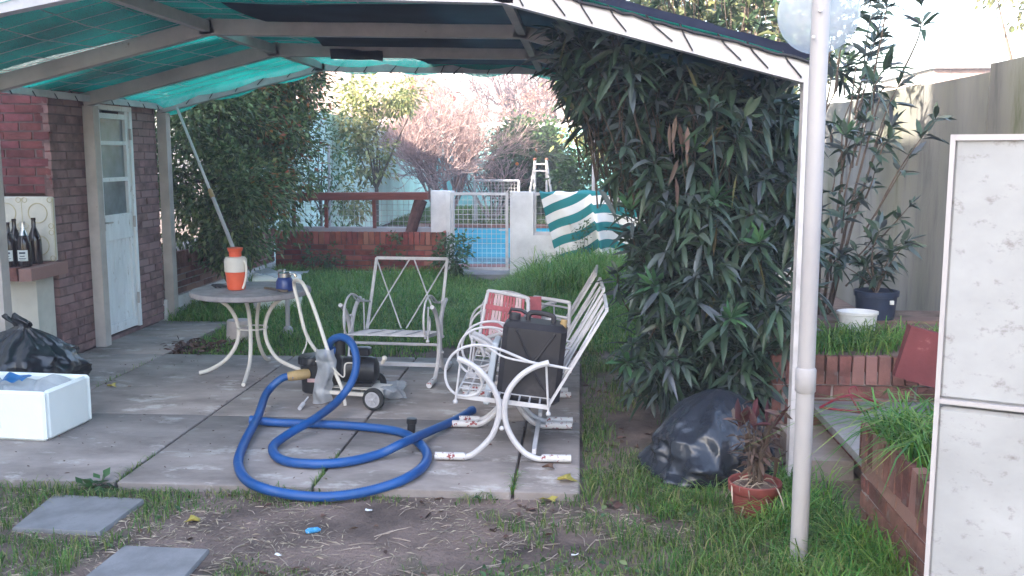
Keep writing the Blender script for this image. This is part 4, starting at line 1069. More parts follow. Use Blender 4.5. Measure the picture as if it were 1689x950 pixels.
def wheel(c, ax):
    rotm = Vector(ax).normalized().to_track_quat('Z', 'Y').to_matrix()
    t_ = MB(); t_.lathe([(.046, -.016), (.062, -.018), (.071, -.012), (.073, 0), (.071, .012), (.062, .018), (.046, .016)], c, 26, rot=rotm); w_ = t_.build('wheel', 'rubber', pp)
    h_ = MB(); h_.lathe([(.050, .0175), (.050, .021), (.040, .022), (.040, .0175)], c, 24, rot=rotm); h_.lathe([(.013, .016), (.013, .028), (.008, .031)], c, 12, rot=rotm)
    for i in range(6):
        a = i * math.pi / 3; h_.bar(Vector(c) + rotm @ Vector((.01 * math.cos(a), .01 * math.sin(a), .019)), Vector(c) + rotm @ Vector((.043 * math.cos(a), .043 * math.sin(a), .019)), .014, .004, up=rotm @ Vector((0, 0, 1)))
    h_.build('rim', 'pvc', w_)
wheel((-1.285, 5.885, .073), (-.25, -1, 0)); wheel((-1.36, 6.33, .073), (.25, 1, 0))
mb = MB(); c = Vector((-1.74, 6.18, .045))
mb.lathe([(.075, .0), (.085, .01), (.088, .13), (.092, .16), (.092, .19)], c, 28); mb.build('strainer_pot', 'black', pp)
mb = MB(); mb.lathe([(.10, .19), (.104, .195), (.104, .235), (.098, .243), (.02, .248)], c, 56, fn=lambda a, z: 1 + (.035 * (1 if math.cos(a * 14) > 0 else -.3) if .19 < z < .24 else 0)); mb.build('strainer_lid', 'black', pp)
mb = MB(); a0 = -math.pi / 2 + .15
mb.add([(c.x + .0895 * math.cos(a0 + (i / 6 - .5) * .9), c.y + .0895 * math.sin(a0 + (i / 6 - .5) * .9), c.z + z) for z in (.08, .105) for i in range(7)], [(i, i + 1, 8 + i, 7 + i) for i in range(6)])
M['pinklabel'] = mat('pink_sticker', (.55, .36, .36), .6, .1, 40, 0); mb.build('sticker', 'pinklabel', pp)
rt_ = Vector((1, .02, 0)).to_track_quat('Z', 'Y').to_matrix()
mb = MB(); mb.lathe([(.09, -.02), (.105, 0), (.105, .06), (.09, .08), (.075, .10), (.084, .105), (.086, .13), (.086, .29), (.08, .315), (.05, .33), (.01, .332)], (-1.64, 6.16, .20), 44, rot=rt_, fn=lambda a, z: 1 + (.018 * math.cos(a * 22) if .14 < z < .31 else 0)); mb.build('motor', 'black', pp)
mb = MB(); mb.cbox((-1.42, 6.15, .325), (.13, .09, .055), .01); mb.build('terminal_box', 'black', pp)
mb = MB(); mb.tube([(-1.56, 6.16, .30), (-1.56, 6.16, .40)], .036, 14); mb.build('outlet_port', 'black', pp)
mb = MB(); mb.box((-1.42, 6.15, .11), (.16, .14, .03)); mb.build('motor_foot', 'black', pp)
mb = MB(); mb.tube([(-1.27, 6.1, .26), (-1.25, 6.08, .29)], .012, 8); mb.ball((-1.25, 6.08, .295), .018); mb.build('cap', 'offwhite', pp)
mb = MB(); mb.tube(spline([AY(493, 505, 6.42), AY(506, 560, 6.3), AY(500, 590, 6.2), AY(540, 600, 6.0), AY(566, 622, 5.98), AY(570, 600, 6.02), AY(590, 600, 6.05)], 6), .005, 6); mb.build('flex_cable', 'offwhite', pp)
mb = MB(); cn = AY(500, 620, 6.02); mb.tube([cn + Vector((-.10, -.02, 0)), cn + Vector((-.09, -.02, 0)), cn + Vector((0, .03, .005)), cn + Vector((.02, .05, .005))], [.024, .03, .035, .03], 14); mb.build('hose_connector', 'khaki', pp)
mb = crumple((0, 0, 0), lambda u, v: AY(519 + 31 * u + 4 * math.sin(v * 5), 576 + 88 * v, 6.0 - .05 * math.sin(u * math.pi)), 16, 26, .022, 14, 5)
tag(mb.build('plastic_bag', 'poly', loc=tuple(AY(535, 600, 5.96))), 'thin clear plastic bag hanging over the front of the pump', 'plastic bag')
mb = crumple((0, 0, 0), lambda u, v: G(618 + 50 * u, 655 - 26 * v, .02 + .07 * math.sin(u * math.pi) * math.sin(v * math.pi) + .02), 24, 18, .05, 9, 2)
tag(mb.build('plastic_sheet', 'poly', loc=tuple(G(632, 650, .02))), 'crumpled translucent plastic sheet on the slab behind the pump wheel', 'plastic sheet')
mb = MB(); a_, b_ = G(494, 674, .012), G(508, 655, .05); mb.tube([a_, a_.lerp(b_, .45)], .013, 8); mb.tube([a_.lerp(b_, .4), b_], .006, 6); tag(mb.build('cable_plug', 'grey_metal', loc=tuple(a_)), 'small grey plug on the slab in front of the pump', 'plug')
mb = MB(); a_ = G(678, 715, .0); mb.lathe([(.024, 0), (.024, .06), (.03, .062), (.03, .09), (.022, .092)], a_, 16, rot=Matrix.Rotation(.06, 3, 'Y')); tag(mb.build('pipe_fitting', 'black', loc=tuple(a_)), 'black pipe fitting standing on the slab beside the blue hose', 'pipe fitting')

# ---- blue hose in three overlapping runs
HR = .0245
def hose(pts): 
    P = spline(pts, 60); out = [P[0]]
    for p in P[1:]:
        if (p - out[-1]).length > .0052: out.append(p)
    mb = MB(); mb.tube(out, [HR * (1.04 if i % 2 else .95) for i in range(len(out))], 12); return mb
g_ = lambda x, y, z=HR: G(x, y + 0, z)
ha = [cn + Vector((-.06, -.012, 0)), cn + Vector((-.13, -.04, -.01)), g_(440, 648, .10), g_(425, 688, .055), g_(404, 728), g_(393, 762), g_(405, 790), g_(436, 806, .03), G(490, 817, -.005), G(548, 819, -.012), G(612, 809, -.002), g_(668, 790, .028), g_(701, 765), g_(700, 740), g_(664, 714), g_(600, 704), g_(520, 699), g_(460, 697), g_(416, 693, .036)]
top = AY(545, 572, 6.12)
hb = [Vector((-1.56, 6.16, .36)), AY(541, 585, 6.14), AY(546, 563, 6.1), AY(564, 556, 6.03), AY(581, 568, 5.97), AY(588, 597, 5.9), AY(580, 630, 5.82), g_(556, 662, .10), g_(520, 690, .085), g_(474, 717, .045), g_(450, 738), g_(464, 758), g_(510, 765), g_(570, 762), g_(625, 749, .028), g_(664, 731, .07), g_(705, 713, .05), g_(748, 694), g_(778, 677)]
hs_ = empty('pool_hose', G(420, 740), 'ribbed blue pool hose looping from the pump across the slabs', 'hose')
hose(ha).build('suction_run', 'blue_hose', hs_, angle=60); hose(hb).build('discharge_run', 'blue_hose', hs_, angle=60)
for p, q in ((ha[-2], ha[-1]), (hb[-2], hb[-1])):
    d = (Vector(q) - Vector(p)).normalized(); mb = MB(); mb.tube([Vector(q) - d * .02, Vector(q) + d * .012], .0275, 14); mb.build('cuff', 'blue_hose', hs_)

# ---- striped cloth over the garden wall
sm = bpy.data.materials.new('striped_cloth'); sm.use_nodes = True; t_ = sm.node_tree; p_ = t_.nodes['Principled BSDF']; p_.inputs['Roughness'].default_value = .85
uvn = t_.nodes.new('ShaderNodeUVMap'); sp_ = t_.nodes.new('ShaderNodeSeparateXYZ'); t_.links.new(uvn.outputs[0], sp_.inputs[0])
mu = t_.nodes.new('ShaderNodeMath'); mu.operation = 'MULTIPLY'; mu.inputs[1].default_value = 5.0; t_.links.new(sp_.outputs[1], mu.inputs[0])
fr_ = t_.nodes.new('ShaderNodeMath'); fr_.operation = 'FRACT'; t_.links.new(mu.outputs[0], fr_.inputs[0])
gt_ = t_.nodes.new('ShaderNodeMath'); gt_.operation = 'GREATER_THAN'; gt_.inputs[1].default_value = .5; t_.links.new(fr_.outputs[0], gt_.inputs[0])
nz = t_.nodes.new('ShaderNodeTexNoise'); nz.inputs['Scale'].default_value = 3
dirty = _mixc(t_, (.74, .74, .74), (.55, .53, .52), _ramp(t_, nz.outputs[0], .45, .75))
t_.links.new(_mixc(t_, dirty, (.006, .175, .19), gt_.outputs[0]), p_.inputs['Base Color'])
nu, nv = 90, 60; X0, X1 = -.52, 1.05
mb = MB(); uv = []
for j in range(nv + 1):
    for i in range(nu + 1):
        u, v = i / nu, j / nv; s = u * (X1 - X0)
        xt = X0 + s
        top = 1.135 - .012 * math.sin(u * 9)
        if v < .12:   # over the top of the wall
            k = v / .12; y = 12.80 - .22 * k; z = top - .02 * (1 - k) - .01 * math.sin(u * 30); x = xt; y -= .0
        else:
            k = (v - .12) / .88
            hang = .84 + .10 * u
            x = xt + .22 * k * (1 - u) + .05 * k * math.sin(u * 6)
            fold = .035 * math.sin(u * 21 + 1.5 * k) + .03 * math.sin(u * 9.5 + .8) - .10 * math.exp(-((u - .42) / .045) ** 2)
            y = 12.565 - .03 * k + fold * min(1, k * 2.2) * 1.2 - .05; z = top - .012 - hang * k + .012 * math.sin(u * 16) * k
        mb.v.append((x, y, z)); uv.append((u, v * .9 + .27 * min(1, u / .42) - (.0 if u < .42 else .03 + .02 * (u - .42)) + .01 * math.sin(u * 15)))
w = nu + 1
for j in range(nv):
    for i in range(nu): mb.f.append((j * w + i, j * w + i + 1, (j + 1) * w + i + 1, (j + 1) * w + i))
tw = mb.build('striped_cloth', sm, loc=(.2, 12.6, 1.1), angle=70)
ul = tw.data.uv_layers.new(name='UVMap')
for lp in tw.data.loops: ul.data[lp.index].uv = uv[lp.vertex_index]
md = tw.modifiers.new('solid', 'SOLIDIFY'); md.thickness = .006; md.offset = 0
tag(tw, 'teal and white striped cloth hung over the garden wall', 'cloth')

# ---- things round the pool
gl = empty('small_goal', (-1.95, 22.75, 0), 'small white goal frame with net panel beyond the pool', 'goal')
mb = MB(); 
for a, b in (((-2.47, 22.75, 0), (-2.47, 22.75, 1.0)), ((-1.42, 22.75, 0), (-1.42, 22.75, 1.0)), ((-2.47, 22.75, 1.0), (-1.42, 22.75, 1.0)), ((-2.47, 23.3, 0), (-2.47, 22.75, .95)), ((-1.42, 23.3, 0), (-1.42, 22.75, .95))): mb.tube([a, b], .026, 8)
mb.build('frame', 'pvc', gl); mesh_panel(-2.44, -1.45, .03, .97, 22.76, .075, .005).build('net', 'wire', gl)
pz = empty('pool_ladder', (-.9, 23, 0), 'white A shaped metal ladder standing beyond the pool', 'ladder')
for y in (22.75, 23.15):
    mb = MB()
    for sx in (-1, 1):
        for k in (.14, .36): mb.tube([(-.92 + sx * k * 1.0, y, 0), (-.92 + sx * (.13 if k > .2 else .14), y, 1.47)], .021, 7)
    mb.build('rail_pair', 'pvc', pz)
mb = MB()
for z in (1.40, 1.25, .8): 
    for sx in (-1, 1): mb.tube([(-.92 + sx * .15, 22.75, z), (-.92 + sx * .15, 23.15, z)], .018, 7)
for y in (22.75, 23.15): mb.tube([(-1.06, y, 1.38), (-.78, y, 1.38)], .02, 7); mb.tube([(-1.06, y, 1.22), (-.78, y, 1.22)], .018, 7)
mb.build('rung', 'pvc', pz)
mb = MB()
for sx in (-1, 1):
    for y in (22.75, 23.15): mb.ball((-.92 + sx * .14, y, 1.49), .035)
M['rust'] = mat('rust', (.22, .08, .05), .9, .3, 12, .2); mb.build('top_cap', 'rust', pz)
for x, y, h_, lab in ((.18, 14.0, 2.05, 'thin white pole rising behind the striped cloth'), (-4.05, 15.5, 1.75, 'white pipe post before the pale left wall'),):
    mb = MB(); mb.tube([(x, y, GZ), (x + .02, y, h_)], .024, 10); mb.ball((x + .02, y, h_), .027); tag(mb.build('pole', 'pvc', loc=(x, y, GZ)), lab, 'pole')

# ---- globe lamp on the white pipe post
lp_ = empty('globe_lamp_post', (.865, 3.66, GZ), 'white pipe lamp post with a dusty glass globe, right of the oleander', 'lamp post')
b0 = G(1316, 946, GZ); b0.z -= .1; b1 = AY(1355, -12, 3.69)
jn = b0.lerp(b1, .385)
mb = MB(); mb.tube([b0, jn], .034, 18); mb.tube([jn, b1 + Vector((0, 0, .02))], .0325, 18); mb.build('pole', 'pvc', lp_)
mb = MB(); d = (b1 - b0).normalized(); mb.tube([jn - d * .055, jn - d * .05, jn + d * .035, jn + d * .042], [.035, .0385, .0385, .034], 18); mb.build('pipe_socket', 'pvc', lp_)
gc = AY(1350, 22, 3.89)
mb = MB(); n = 20; mb.lathe([(.153 * math.sin(math.pi * (i + .6) / (n + .6)), -.153 * math.cos(math.pi * (i + .6) / (n + .6))) for i in range(n)], gc, 36)
gm = mat('dusty_globe_glass', (.72, .76, .80), .22, .1, 8, .25, 20, .003, alpha=.42, transl=.35, spec=.6); mb.build('globe', gm, lp_)
mb = MB(); mb.lathe([(.05, .14), (.055, .15), (.055, .2), (.04, .21)], gc, 18); mb.tube([gc + Vector((0, 0, .19)), b1 + Vector((0, .02, .02))], .02, 8); mb.lathe([(.035, -.005), (.038, 0), (.038, .03), (.02, .04)], b1, 16); mb.build('neck', 'grey_metal', lp_)
mb = MB()
for px, py in ((1341, 62), (1352, 18)): q = AY(px, py, 3.66); mb.lathe([(.007, 0), (.007, .005), (.004, .008)], (q.x, 3.655, q.z), 10, rot=Matrix.Rotation(math.pi / 2, 3, 'X'))
mb.build('bolt', 'grey_metal', lp_)

# ---- white enamel cabinet at the right edge
cb_ = empty('metal_cabinet', (1.5, 2.85, GZ), 'scuffed white enamel cabinet standing at the right edge of the view', 'cabinet')
cx0, cx1, cy = .956, 1.62, 2.6
rotc = Matrix.Rotation(R(-24), 3, 'Z'); oc = Vector((cx0, cy, 0))
def cbx(a, b, m_, name, par, bev=.008):
    c = [(a[i] + b[i]) / 2 for i in range(3)]; s = [b[i] - a[i] for i in range(3)]
    mb = MB(); mb.cbox(oc + rotc @ Vector(c), s, bev, rotc); return mb.build(name, m_, par)
cbx((0, .03, GZ), (.66, .42, 1.648), 'cabinet', 'case', cb_)
d1 = cbx((0.004, -.004, .955), (.656, .028, 1.645), 'cabinet', 'upper_door', cb_, .01); d2 = cbx((0.004, -.004, .08), (.656, .028, .935), 'cabinet', 'lower_door', cb_, .01)
rm = MB()
for a, b in (((.0, -.012, .945), (.66, .01, .957)), ((.0, -.012, 1.636), (.66, .01, 1.651)), ((-.004, -.012, .06), (.008, .01, 1.651))):
    c = [(a[i] + b[i]) / 2 for i in range(3)]; rm.box(oc + rotc @ Vector(c), [b[i] - a[i] for i in range(3)], rotc)
rm.build('edge_trim', 'pvc', cb_)

# ---- raised beds and steps on the right
rp = empty('brick_planter', (1.6, 3.4, GZ), 'worn brick planter full of long grass in front of the white cabinet', 'planter')
br, mo = MB(), MB()
bricks(br, mo, (1.22, 3.2, GZ), (0, 1, 0), (-1, 0, 0), .92, .52, course=.075, soldier=.16)
bricks(br, mo, (1.22, 4.12, GZ), (1, 0, 0), (0, 1, 0), .9, .52, course=.075, soldier=.16)
mo.bbox((1.26, 3.2, GZ), (2.2, 4.08, .40))
w = mo.build('wall', 'mortar', rp); br.build('brickwork', 'brick', w)
mb = MB(); mb.bbox((1.33, 3.2, .38), (2.2, 4.0, .45)); mb.build('earth', 'soil', rp)
stp = empty('garden_step', (1.7, 5.0, GZ), 'grey stone slab step on brick supports between the planters', 'step')
mb = MB(); mb.cbox((1.95, 4.96, .172), (1.25, 1.18, .055), .008); mb.build('slab', 'stone', stp)
br, mo = MB(), MB(); bricks(br, mo, (1.40, 4.44, .05), (0, 1, 0), (-1, 0, 0), 1.1, .095, course=.09); mo.bbox((1.44, 4.44, GZ), (2.5, 5.54, .14)); w = mo.build('riser', 'mortar_dark', stp); br.build('brickwork', 'brick_dark', w)
mb = MB(); mb.bbox((1.16, 4.86, GZ), (1.40, 5.5, .06)); mb.build('plinth', 'concrete', stp)  # white plinth; the shade on it is put in as grey concrete colour
rb = empty('brick_planter', (1.9, 6.2, GZ), 'brick planter with upright top bricks and two tubs at the back of the step', 'planter')
br, mo = MB(), MB()
bricks(br, mo, (1.12, 5.58, GZ), (1, 0, 0), (0, -1, 0), 1.85, .50, course=.075, soldier=.17)
bricks(br, mo, (1.13, 5.58, GZ), (0, 1, 0), (-1, 0, 0), 1.9, .50, course=.075, soldier=.17)
bricks(br, mo, (2.12, 4.5, .2), (0, 1, 0), (-1, 0, 0), 1.08, .26, course=.075, soldier=.16)
mo.bbox((1.18, 5.63, GZ), (2.97, 7.5, .40)); mo.bbox((2.16, 4.5, GZ), (2.97, 5.6, .40))
w = mo.build('wall', 'mortar', rb); br.build('brickwork', 'brick', w)
mb = MB(); mb.bbox((1.2, 5.66, .38), (2.95, 7.45, .43)); mb.build('earth', 'soil', rb)
M['plank'] = mat('old_planks', (.16, .105, .09), .9, .25, 6, .4, 30, .004, stretch=(.4, 6, 6))
for i in range(3):
    mb = MB(); mb.box((1.85, 6.22 + .17 * i, .455 + .018 * i), (1.3, .16, .035), Matrix.Rotation(.02 * i, 3, 'Z'), .004); tag(mb.build('plank', 'plank', loc=(1.85, 6.22 + .17 * i, .45)), ('weathered plank under the white tub, front one of three', 'weathered plank under the white tub, middle one of three', 'weathered plank beneath the dark blue pot, back one of three')[i], 'plank', 'old planks on the raised bed')
def pot(name, c, prof, m_, lab, cat='pot', sx=1, sy=1, earth=None):
    t = empty(name, c, lab, cat); mb = MB(); mb.lathe(prof, c, 32, sx, sy); mb.build('pot_wall', m_, t)
    if earth: mb = MB(); mb.lathe([(.002, earth[1] + .012), (earth[0] * .5, earth[1] + .008), (earth[0], earth[1])], c, 24, sx, sy); mb.build('earth', 'soil', t)
    return t
c = AY(1413, 543, 6.3); c.z = .478
t = pot('white_tub', c, [(.10, 0), (.108, .004), (.118, .105), (.125, .108), (.125, .125), (.117, .127), (.112, .12), (.10, .03), (.002, .028)], 'ceram', 'shallow white oval tub on the planks of the raised bed', 'tub', 1.05, .8)
c = AY(1443, 526, 6.62); c.z = .49
bluepot = pot('plant_pot', c, [(.115, 0), (.12, .005), (.135, .17), (.146, .172), (.148, .205), (.138, .207), (.13, .185), (.12, .17), (.1, .16)], 'bluepot', 'dark blue plant pot with leggy plant behind the white tub', 'plant pot', earth=(.128, .175))
mb = MB(); mb.bbox((c.x + .05, c.y - .147, c.z + .13), (c.x + .075, c.y - .132, c.z + .155)); mb.build('sticker', 'paper', bluepot)
bpc = c.copy()
rs = MB(); rs.box((1.87, 5.03, .545), (.42, .10, .27), Matrix.Rotation(R(14), 3, 'Y') @ Matrix.Rotation(R(-10), 3, 'Z'), .004)
tag(rs.build('red_block', 'redslab', loc=(1.87, 5.03, .46)), 'tilted dull red painted block on the planter rim beside the cabinet', 'block')
# red wire coat hanger lying on the stone step
hg = MB(); hz = .207
pA, pB, pC = G(1372, 657, hz), G(1446, 655, hz), G(1412, 672, hz)
a1, a2, a3 = G(1352, 672, hz), G(1418, 680, hz), G(1456, 668, hz); tpz = G(1400, 668, .2); tpz = AY(1402, 652, 5.3)
hg.tube(spline([a1, tpz, a3], 6), .006, 7); hg.tube([a1, a2], .006, 7); hg.tube([a2, tpz], .005, 7); hg.tube([a2, a3], .006, 7); hg.tube(spline([tpz, tpz + Vector((.0, .02, .03)), tpz + Vector((.03, .02, .045)), tpz + Vector((.045, .02, .02))], 5), .004, 6)
tag(hg.build('coat_hanger', 'redwire', loc=tuple(a2)), 'bright red coat hanger lying on the grey stone step', 'hanger')
# terracotta pot
c = Vector((.80, 4.28, GZ))
tpot = pot('plant_pot', c, [(.075, 0), (.08, .004), (.105, .14), (.112, .143), (.118, .15), (.12, .185), (.116, .19), (.108, .185), (.1, .16), (.09, .15)], 'terracotta', 'terracotta pot with a withered reddish plant beside the black bag', 'plant pot', earth=(.104, .16))
# small litter
q = G(516, 880, GZ); mb = MB(); mb.tube([q + Vector((-.028, -.01, .012)), q + Vector((-.02, -.008, .014)), q + Vector((.018, .014, .013)), q + Vector((.03, .02, .01))], [.008, .013, .012, .004], 9)
M['litblue'] = mat('blue_wrapper', (.06, .32, .62), .4, .25, 60, .1, col2=(.6, .65, .7), thr=(.55, .6), scale2=45); tag(mb.build('wrapper', 'litblue', loc=tuple(q)), 'small crumpled blue wrapper on the bare soil', 'wrapper')
M['litwhite'] = mat('white_scrap', (.7, .7, .7), .7, .1, 30, .1)
for k, (px, py, lab) in enumerate(((460, 918, 'white paper scrap in the front grass near the blue wrapper'), (608, 843, 'tiny white scrap on bare soil below the hose'), (948, 917, 'pale scrap on the soil below the fallen yellow leaf'))):
    q = G(px, py, GZ + .006); mb = crumple((0, 0, 0), lambda u, v, q=q: q + Vector((.03 * (u - .5), .016 * (v - .5), .008)), 6, 4, .012, 40, k); tag(mb.build('paper_scrap', 'litwhite', loc=tuple(q)), lab, 'scrap')
# ================================================================== VEGETATION
U = RNG.uniform
def rnd(n, a, b): return RNG.uniform(a, b, n)

# ---- big shrub over the left planter
root, P, D = tree('tall_shrub', 'big dark green shrub with rusty tips spilling over the left planter', (-4.35, 10.9, .5),
     [((-4.2, 10.4, 1.7), (.75, 1.0, 1.3)), ((-4.05, 11.3, 2.3), (.8, 1.2, 1.3)), ((-3.55, 9.9, 1.15), (.42, .5, .55)), ((-3.6, 11.2, 1.45), (.55, .8, .7)), ((-4.4, 12.3, 3.2), (1.1, 1.2, 1.0)), ((-3.7, 10.2, .75), (.32, .55, .35)), ((-3.55, 11.8, 2.6), (.5, .6, .5))],
     900, 80, .22, .075, .034, 'shrub', .07, cat='shrub', gap=.1, nl=14, shell=.35)
sel = (P[:, 0] / P[:, 1] > -.335) & (P[:, 2] > .9); I = np.where(sel)[0]; I = RNG.choice(I, min(2600, len(I)), replace=False)
leaf_obj('rusty_leaves', P[I] + RNG.normal(0, .05, (len(I), 3)), D[I], .075, .036, 'shrub_rust', root, simple=True)

# ---- oleander: stems that end in whorls of long leaves
def whorl_plant(name, label, base, tips, leafL, leafW, m, stemr, cat, per=16, spread=.16, young=0, rows=3, group=None, stems=True, org=None, mstem='bark', loose=0):
    root = empty(name, org or base, label, cat, group)
    P = []; D = []; L = []; YP = []; YD = []; mb = MB()
    for k, (bx, tp) in enumerate(tips):
        ks = U(.62, 1.2); nx = int(per * U(.6, 1.25))
        b_ = Vector(bx); t = Vector(tp); ln = (t - b_).length
        mid = b_.lerp(t, .5) + Vector((U(-.1, .1) * ln, U(-.1, .1) * ln, U(0, .15) * ln))
        pts = spline([b_, mid, t], 6)
        if stems: mb.tube(pts, [stemr * (1 - .75 * i / (len(pts) - 1)) for i in range(len(pts))], 5)
        ax = (pts[-1] - pts[-3]).normalized()
        u = ax.orthogonal().normalized(); w = ax.cross(u)
        for r_ in range(rows):
            pos = t - ax * (spread * r_ / rows * 1.6); el = .95 - .48 * r_ + U(-.15, .15)
            n = max(3, int(nx / rows))
            for i in range(n):
                a = 2 * math.pi * (i + .37 * r_) / n + U(-.25, .25); e = el + U(-.3, .3)
                d = (u * math.cos(a) + w * math.sin(a)) * math.cos(e) + ax * math.sin(e)
                P.append(pos + ax * U(-.02, .02)); D.append(d); L.append(leafL * ks * U(.65, 1.15) * (1 - .08 * (r_ == 0)))
        if k < young:
            for i in range(9):
                a = 2 * math.pi * i / 9; d = (u * math.cos(a) + w * math.sin(a)) * .55 + ax * (1 if i % 2 else .6)
                YP.append(t); YD.append(d)
        for i in range(loose):
            pos = pts[int(U(2, len(pts) - 1))]; P.append(pos); D.append(Vector((U(-1, 1), U(-1, 1), U(-.8, .5)))); L.append(leafL * U(.6, 1))
    if stems: mb.build('stems', mstem, root)
    L = np.array(L)
    leaf_obj('leaves', np.array([tuple(p) for p in P]), np.array([tuple(d) for d in D]), L, leafW * U(.8, 1.2, len(L)), m, root, droop=U(.0, .75, len(L)))
    if YP: leaf_obj('young_leaves', np.array([tuple(p) for p in YP]), np.array([tuple(p) for p in YD]), leafL * .75, leafW * .9, 'olive_young', root, droop=.1)
    return root
M['olive_yel'] = leafmat('yellowed_oleander_leaf', (.16, .14, .06), .4, .03, .2, .5)
tips = []
def ole(cx, cy, cz, rx, ry, rz, n, bz=.0, hang=False, bias=None):
    for _ in range(n):
        d = RNG.normal(0, 1, 3); d /= np.linalg.norm(d); k = .35 + .65 * RNG.random() ** .6
        t = np.array((cx, cy, cz)) + d * np.array((rx, ry, rz)) * k
        if t[1] < 4.6: continue
        lim = 9.9
        if hang: lim = roof_z(min(max(t[0], -3.9), 1.1)) - .02
        if t[2] > lim: t[2] = lim - RNG.random() * .35
        if t[0] / t[1] < .018 and t[2] < 2.05 and RNG.random() < .65: continue
        if t[2] < .12: t[2] = .12 + .3 * RNG.random()
        b = np.array((.72 + U(-.3, .25), 6.5 + U(-.45, .5), GZ)); s = np.clip((t[2] - .5) / 1.6, .15, .8)
        b_ = b + (t - b) * U(.55, .8)
        tips.append((tuple(b_), tuple(t)))
# body, from the ground to the roof; a mass under the right slope; a few arms reaching left
fix = [((.85, 5.9, .9), (.62, 5.38, 1.62)), ((1.0, 5.9, .5), (.98, 5.35, 1.12)), ((.6, 5.8, .4), (.42, 5.35, .88)), ((.9, 5.8, .3), (.82, 5.25, .72)), ((.5, 6.2, .8), (.30, 5.7, 1.28)), ((.6, 5.8, .9), (.72, 5.3, 1.35)), ((.4, 6, .2), (.28, 5.5, .42))]
tips += [(a, b) for a, b in fix]
ole(.86, 6.45, 1.0, .52, .85, .95, 190); ole(.95, 6.3, 1.65, .48, .85, .5, 90, hang=True); ole(.76, 6.3, 2.0, .48, 1.4, .45, 120, hang=True); ole(.16, 6.5, 2.28, .40, 1.6, .16, 130, hang=True); ole(.66, 7.6, 1.6, .42, .7, .55, 60, hang=True); ole(.46, 6.0, .95, .24, .4, .45, 26); ole(.72, 5.7, .35, .5, .35, .3, 44)
for _ in range(95):                                   # the face turned to the open garden
    z = .25 + 1.75 * RNG.random(); x = U(.42, 1.28) if z < 1.4 else U(.2, 1.25); y = 5.72 - .22 * math.sin(z * 1.6) + U(-.15, .2)
    if z > roof_z(min(x, 1.1)) - .1: continue
    tips.append(((x + U(-.12, .12), y + .25, z - .12 + U(-.1, .1)), (x, y, z)))
mb = MB()
ol = whorl_plant('oleander', 'big dark oleander with long whorled leaves filling the right end of the pergola', (.72, 6.5, GZ), tips, .205, .037, 'olive', .006, 'shrub', per=20, young=9, loose=3, org=(.72, 6.5, GZ))
for k in range(6):
    a = k * 1.05; mb.tube(spline([(.82 + .12 * math.cos(a), 6.5 + .16 * math.sin(a), GZ - .03), (.82 + .24 * math.cos(a), 6.55 + .25 * math.sin(a), .7), (.82 + .36 * math.cos(a), 6.6 + .4 * math.sin(a), 1.6)], 5), [.022 - .0012 * i for i in range(11)], 6)
mb.build('trunk', 'bark', ol)
n = 12; dp = np.array([AY(1118, 215, 5.3)]) + RNG.normal(0, 1, (n, 3)) * (.03, .04, .11); leaf_obj('dead_leaves', dp, np.array([0, 0, -1.0]) + RNG.normal(0, .35, (n, 3)), .15, .03, 'olive_dead', ol)
I_ = RNG.choice(len(tips), 70); tp_ = np.array([tips[i][1] for i in I_]); leaf_obj('yellowed_leaves', tp_ + RNG.normal(0, .05, tp_.shape), RNG.normal(0, .6, tp_.shape) + (0, -.2, -.5), rnd(70, .1, .2), .03, 'olive_yel', ol, droop=.3)
# ---- the tall oleander behind the lamp post and over the beam
tips2 = []
for _ in range(64):
    t = np.array((U(1.5, 2.3), U(6.6, 8.2), U(.9, 3.6))); b = np.array((1.75 + U(-.15, .15), 7.3, .43)); tips2.append((tuple(b + (t - b) * U(.72, .9)), tuple(t)))
for px, py, Y in ((1540, 200, 7.0), (1500, 260, 7.2), (1450, 370, 7.0), (1490, 400, 6.8), (1430, 300, 7.2), (1470, 210, 7.2), (1420, 200, 7.3), (1390, 420, 6.8), (1440, 440, 6.8), (1500, 340, 7.0), (1425, 130, 7.4), (1450, 60, 7.6)):
    t = AY(px, py, Y); b = Vector((1.8, 7.3, .5)); tips2.append((tuple(b.lerp(t, .5)), tuple(t)))
ol2 = whorl_plant('oleander', 'leggy oleander with bare stems growing against the grey concrete wall', (1.8, 7.3, .43), tips2, .20, .042, 'olive', .008, 'shrub', per=17, young=3, rows=2)
mb = MB()
for k in range(7):
    a = k * .9; e = (1.75 + .5 * math.cos(a), 7.3 + .4 * math.sin(a), 2.0 + .25 * (k % 3)); mb.tube(spline([(1.78 + .08 * math.cos(a), 7.3 + .08 * math.sin(a), .40), (1.78 + .25 * math.cos(a), 7.3 + .2 * math.sin(a), 1.2), e], 5), [.015 - .001 * i for i in range(11)], 6)
mb.build('trunk', 'bark', ol2)
def whorl_tree(name, label, base, cen, rad, n, leafL, m, per=14):
    tt = []
    for _ in range(n):
        d = RNG.normal(0, 1, 3); d /= np.linalg.norm(d); t = np.array(cen) + d * np.array(rad) * (.45 + .55 * RNG.random()); b = np.array(base); tt.append((tuple(b + (t - b) * U(.8, .92)), tuple(t)))
    r = whorl_plant(name, label, base, tt, leafL, leafL * .22, m, .006, 'tree', per=per, rows=2)
    mb = MB(); limbs(mb, base, [t[1] for t in tt[:9]], .06, .45); mb.build('trunk', 'bark', r); return r
M['olive_lit'] = leafmat('lit_oleander_leaf', (.06, .105, .055), .4, .03, .3, .4, islcol=(.14, .15, .07))  # lit copy of the oleander leaf: sunlight put into the paler colour
whorl_tree('oleander_tree', 'sunlit oleander tree rising above the white pergola beam', (1.5, 9.6, GZ), (1.55, 9.4, 3.3), (1.5, 1.3, 1.15), 300, .23, 'olive_lit')
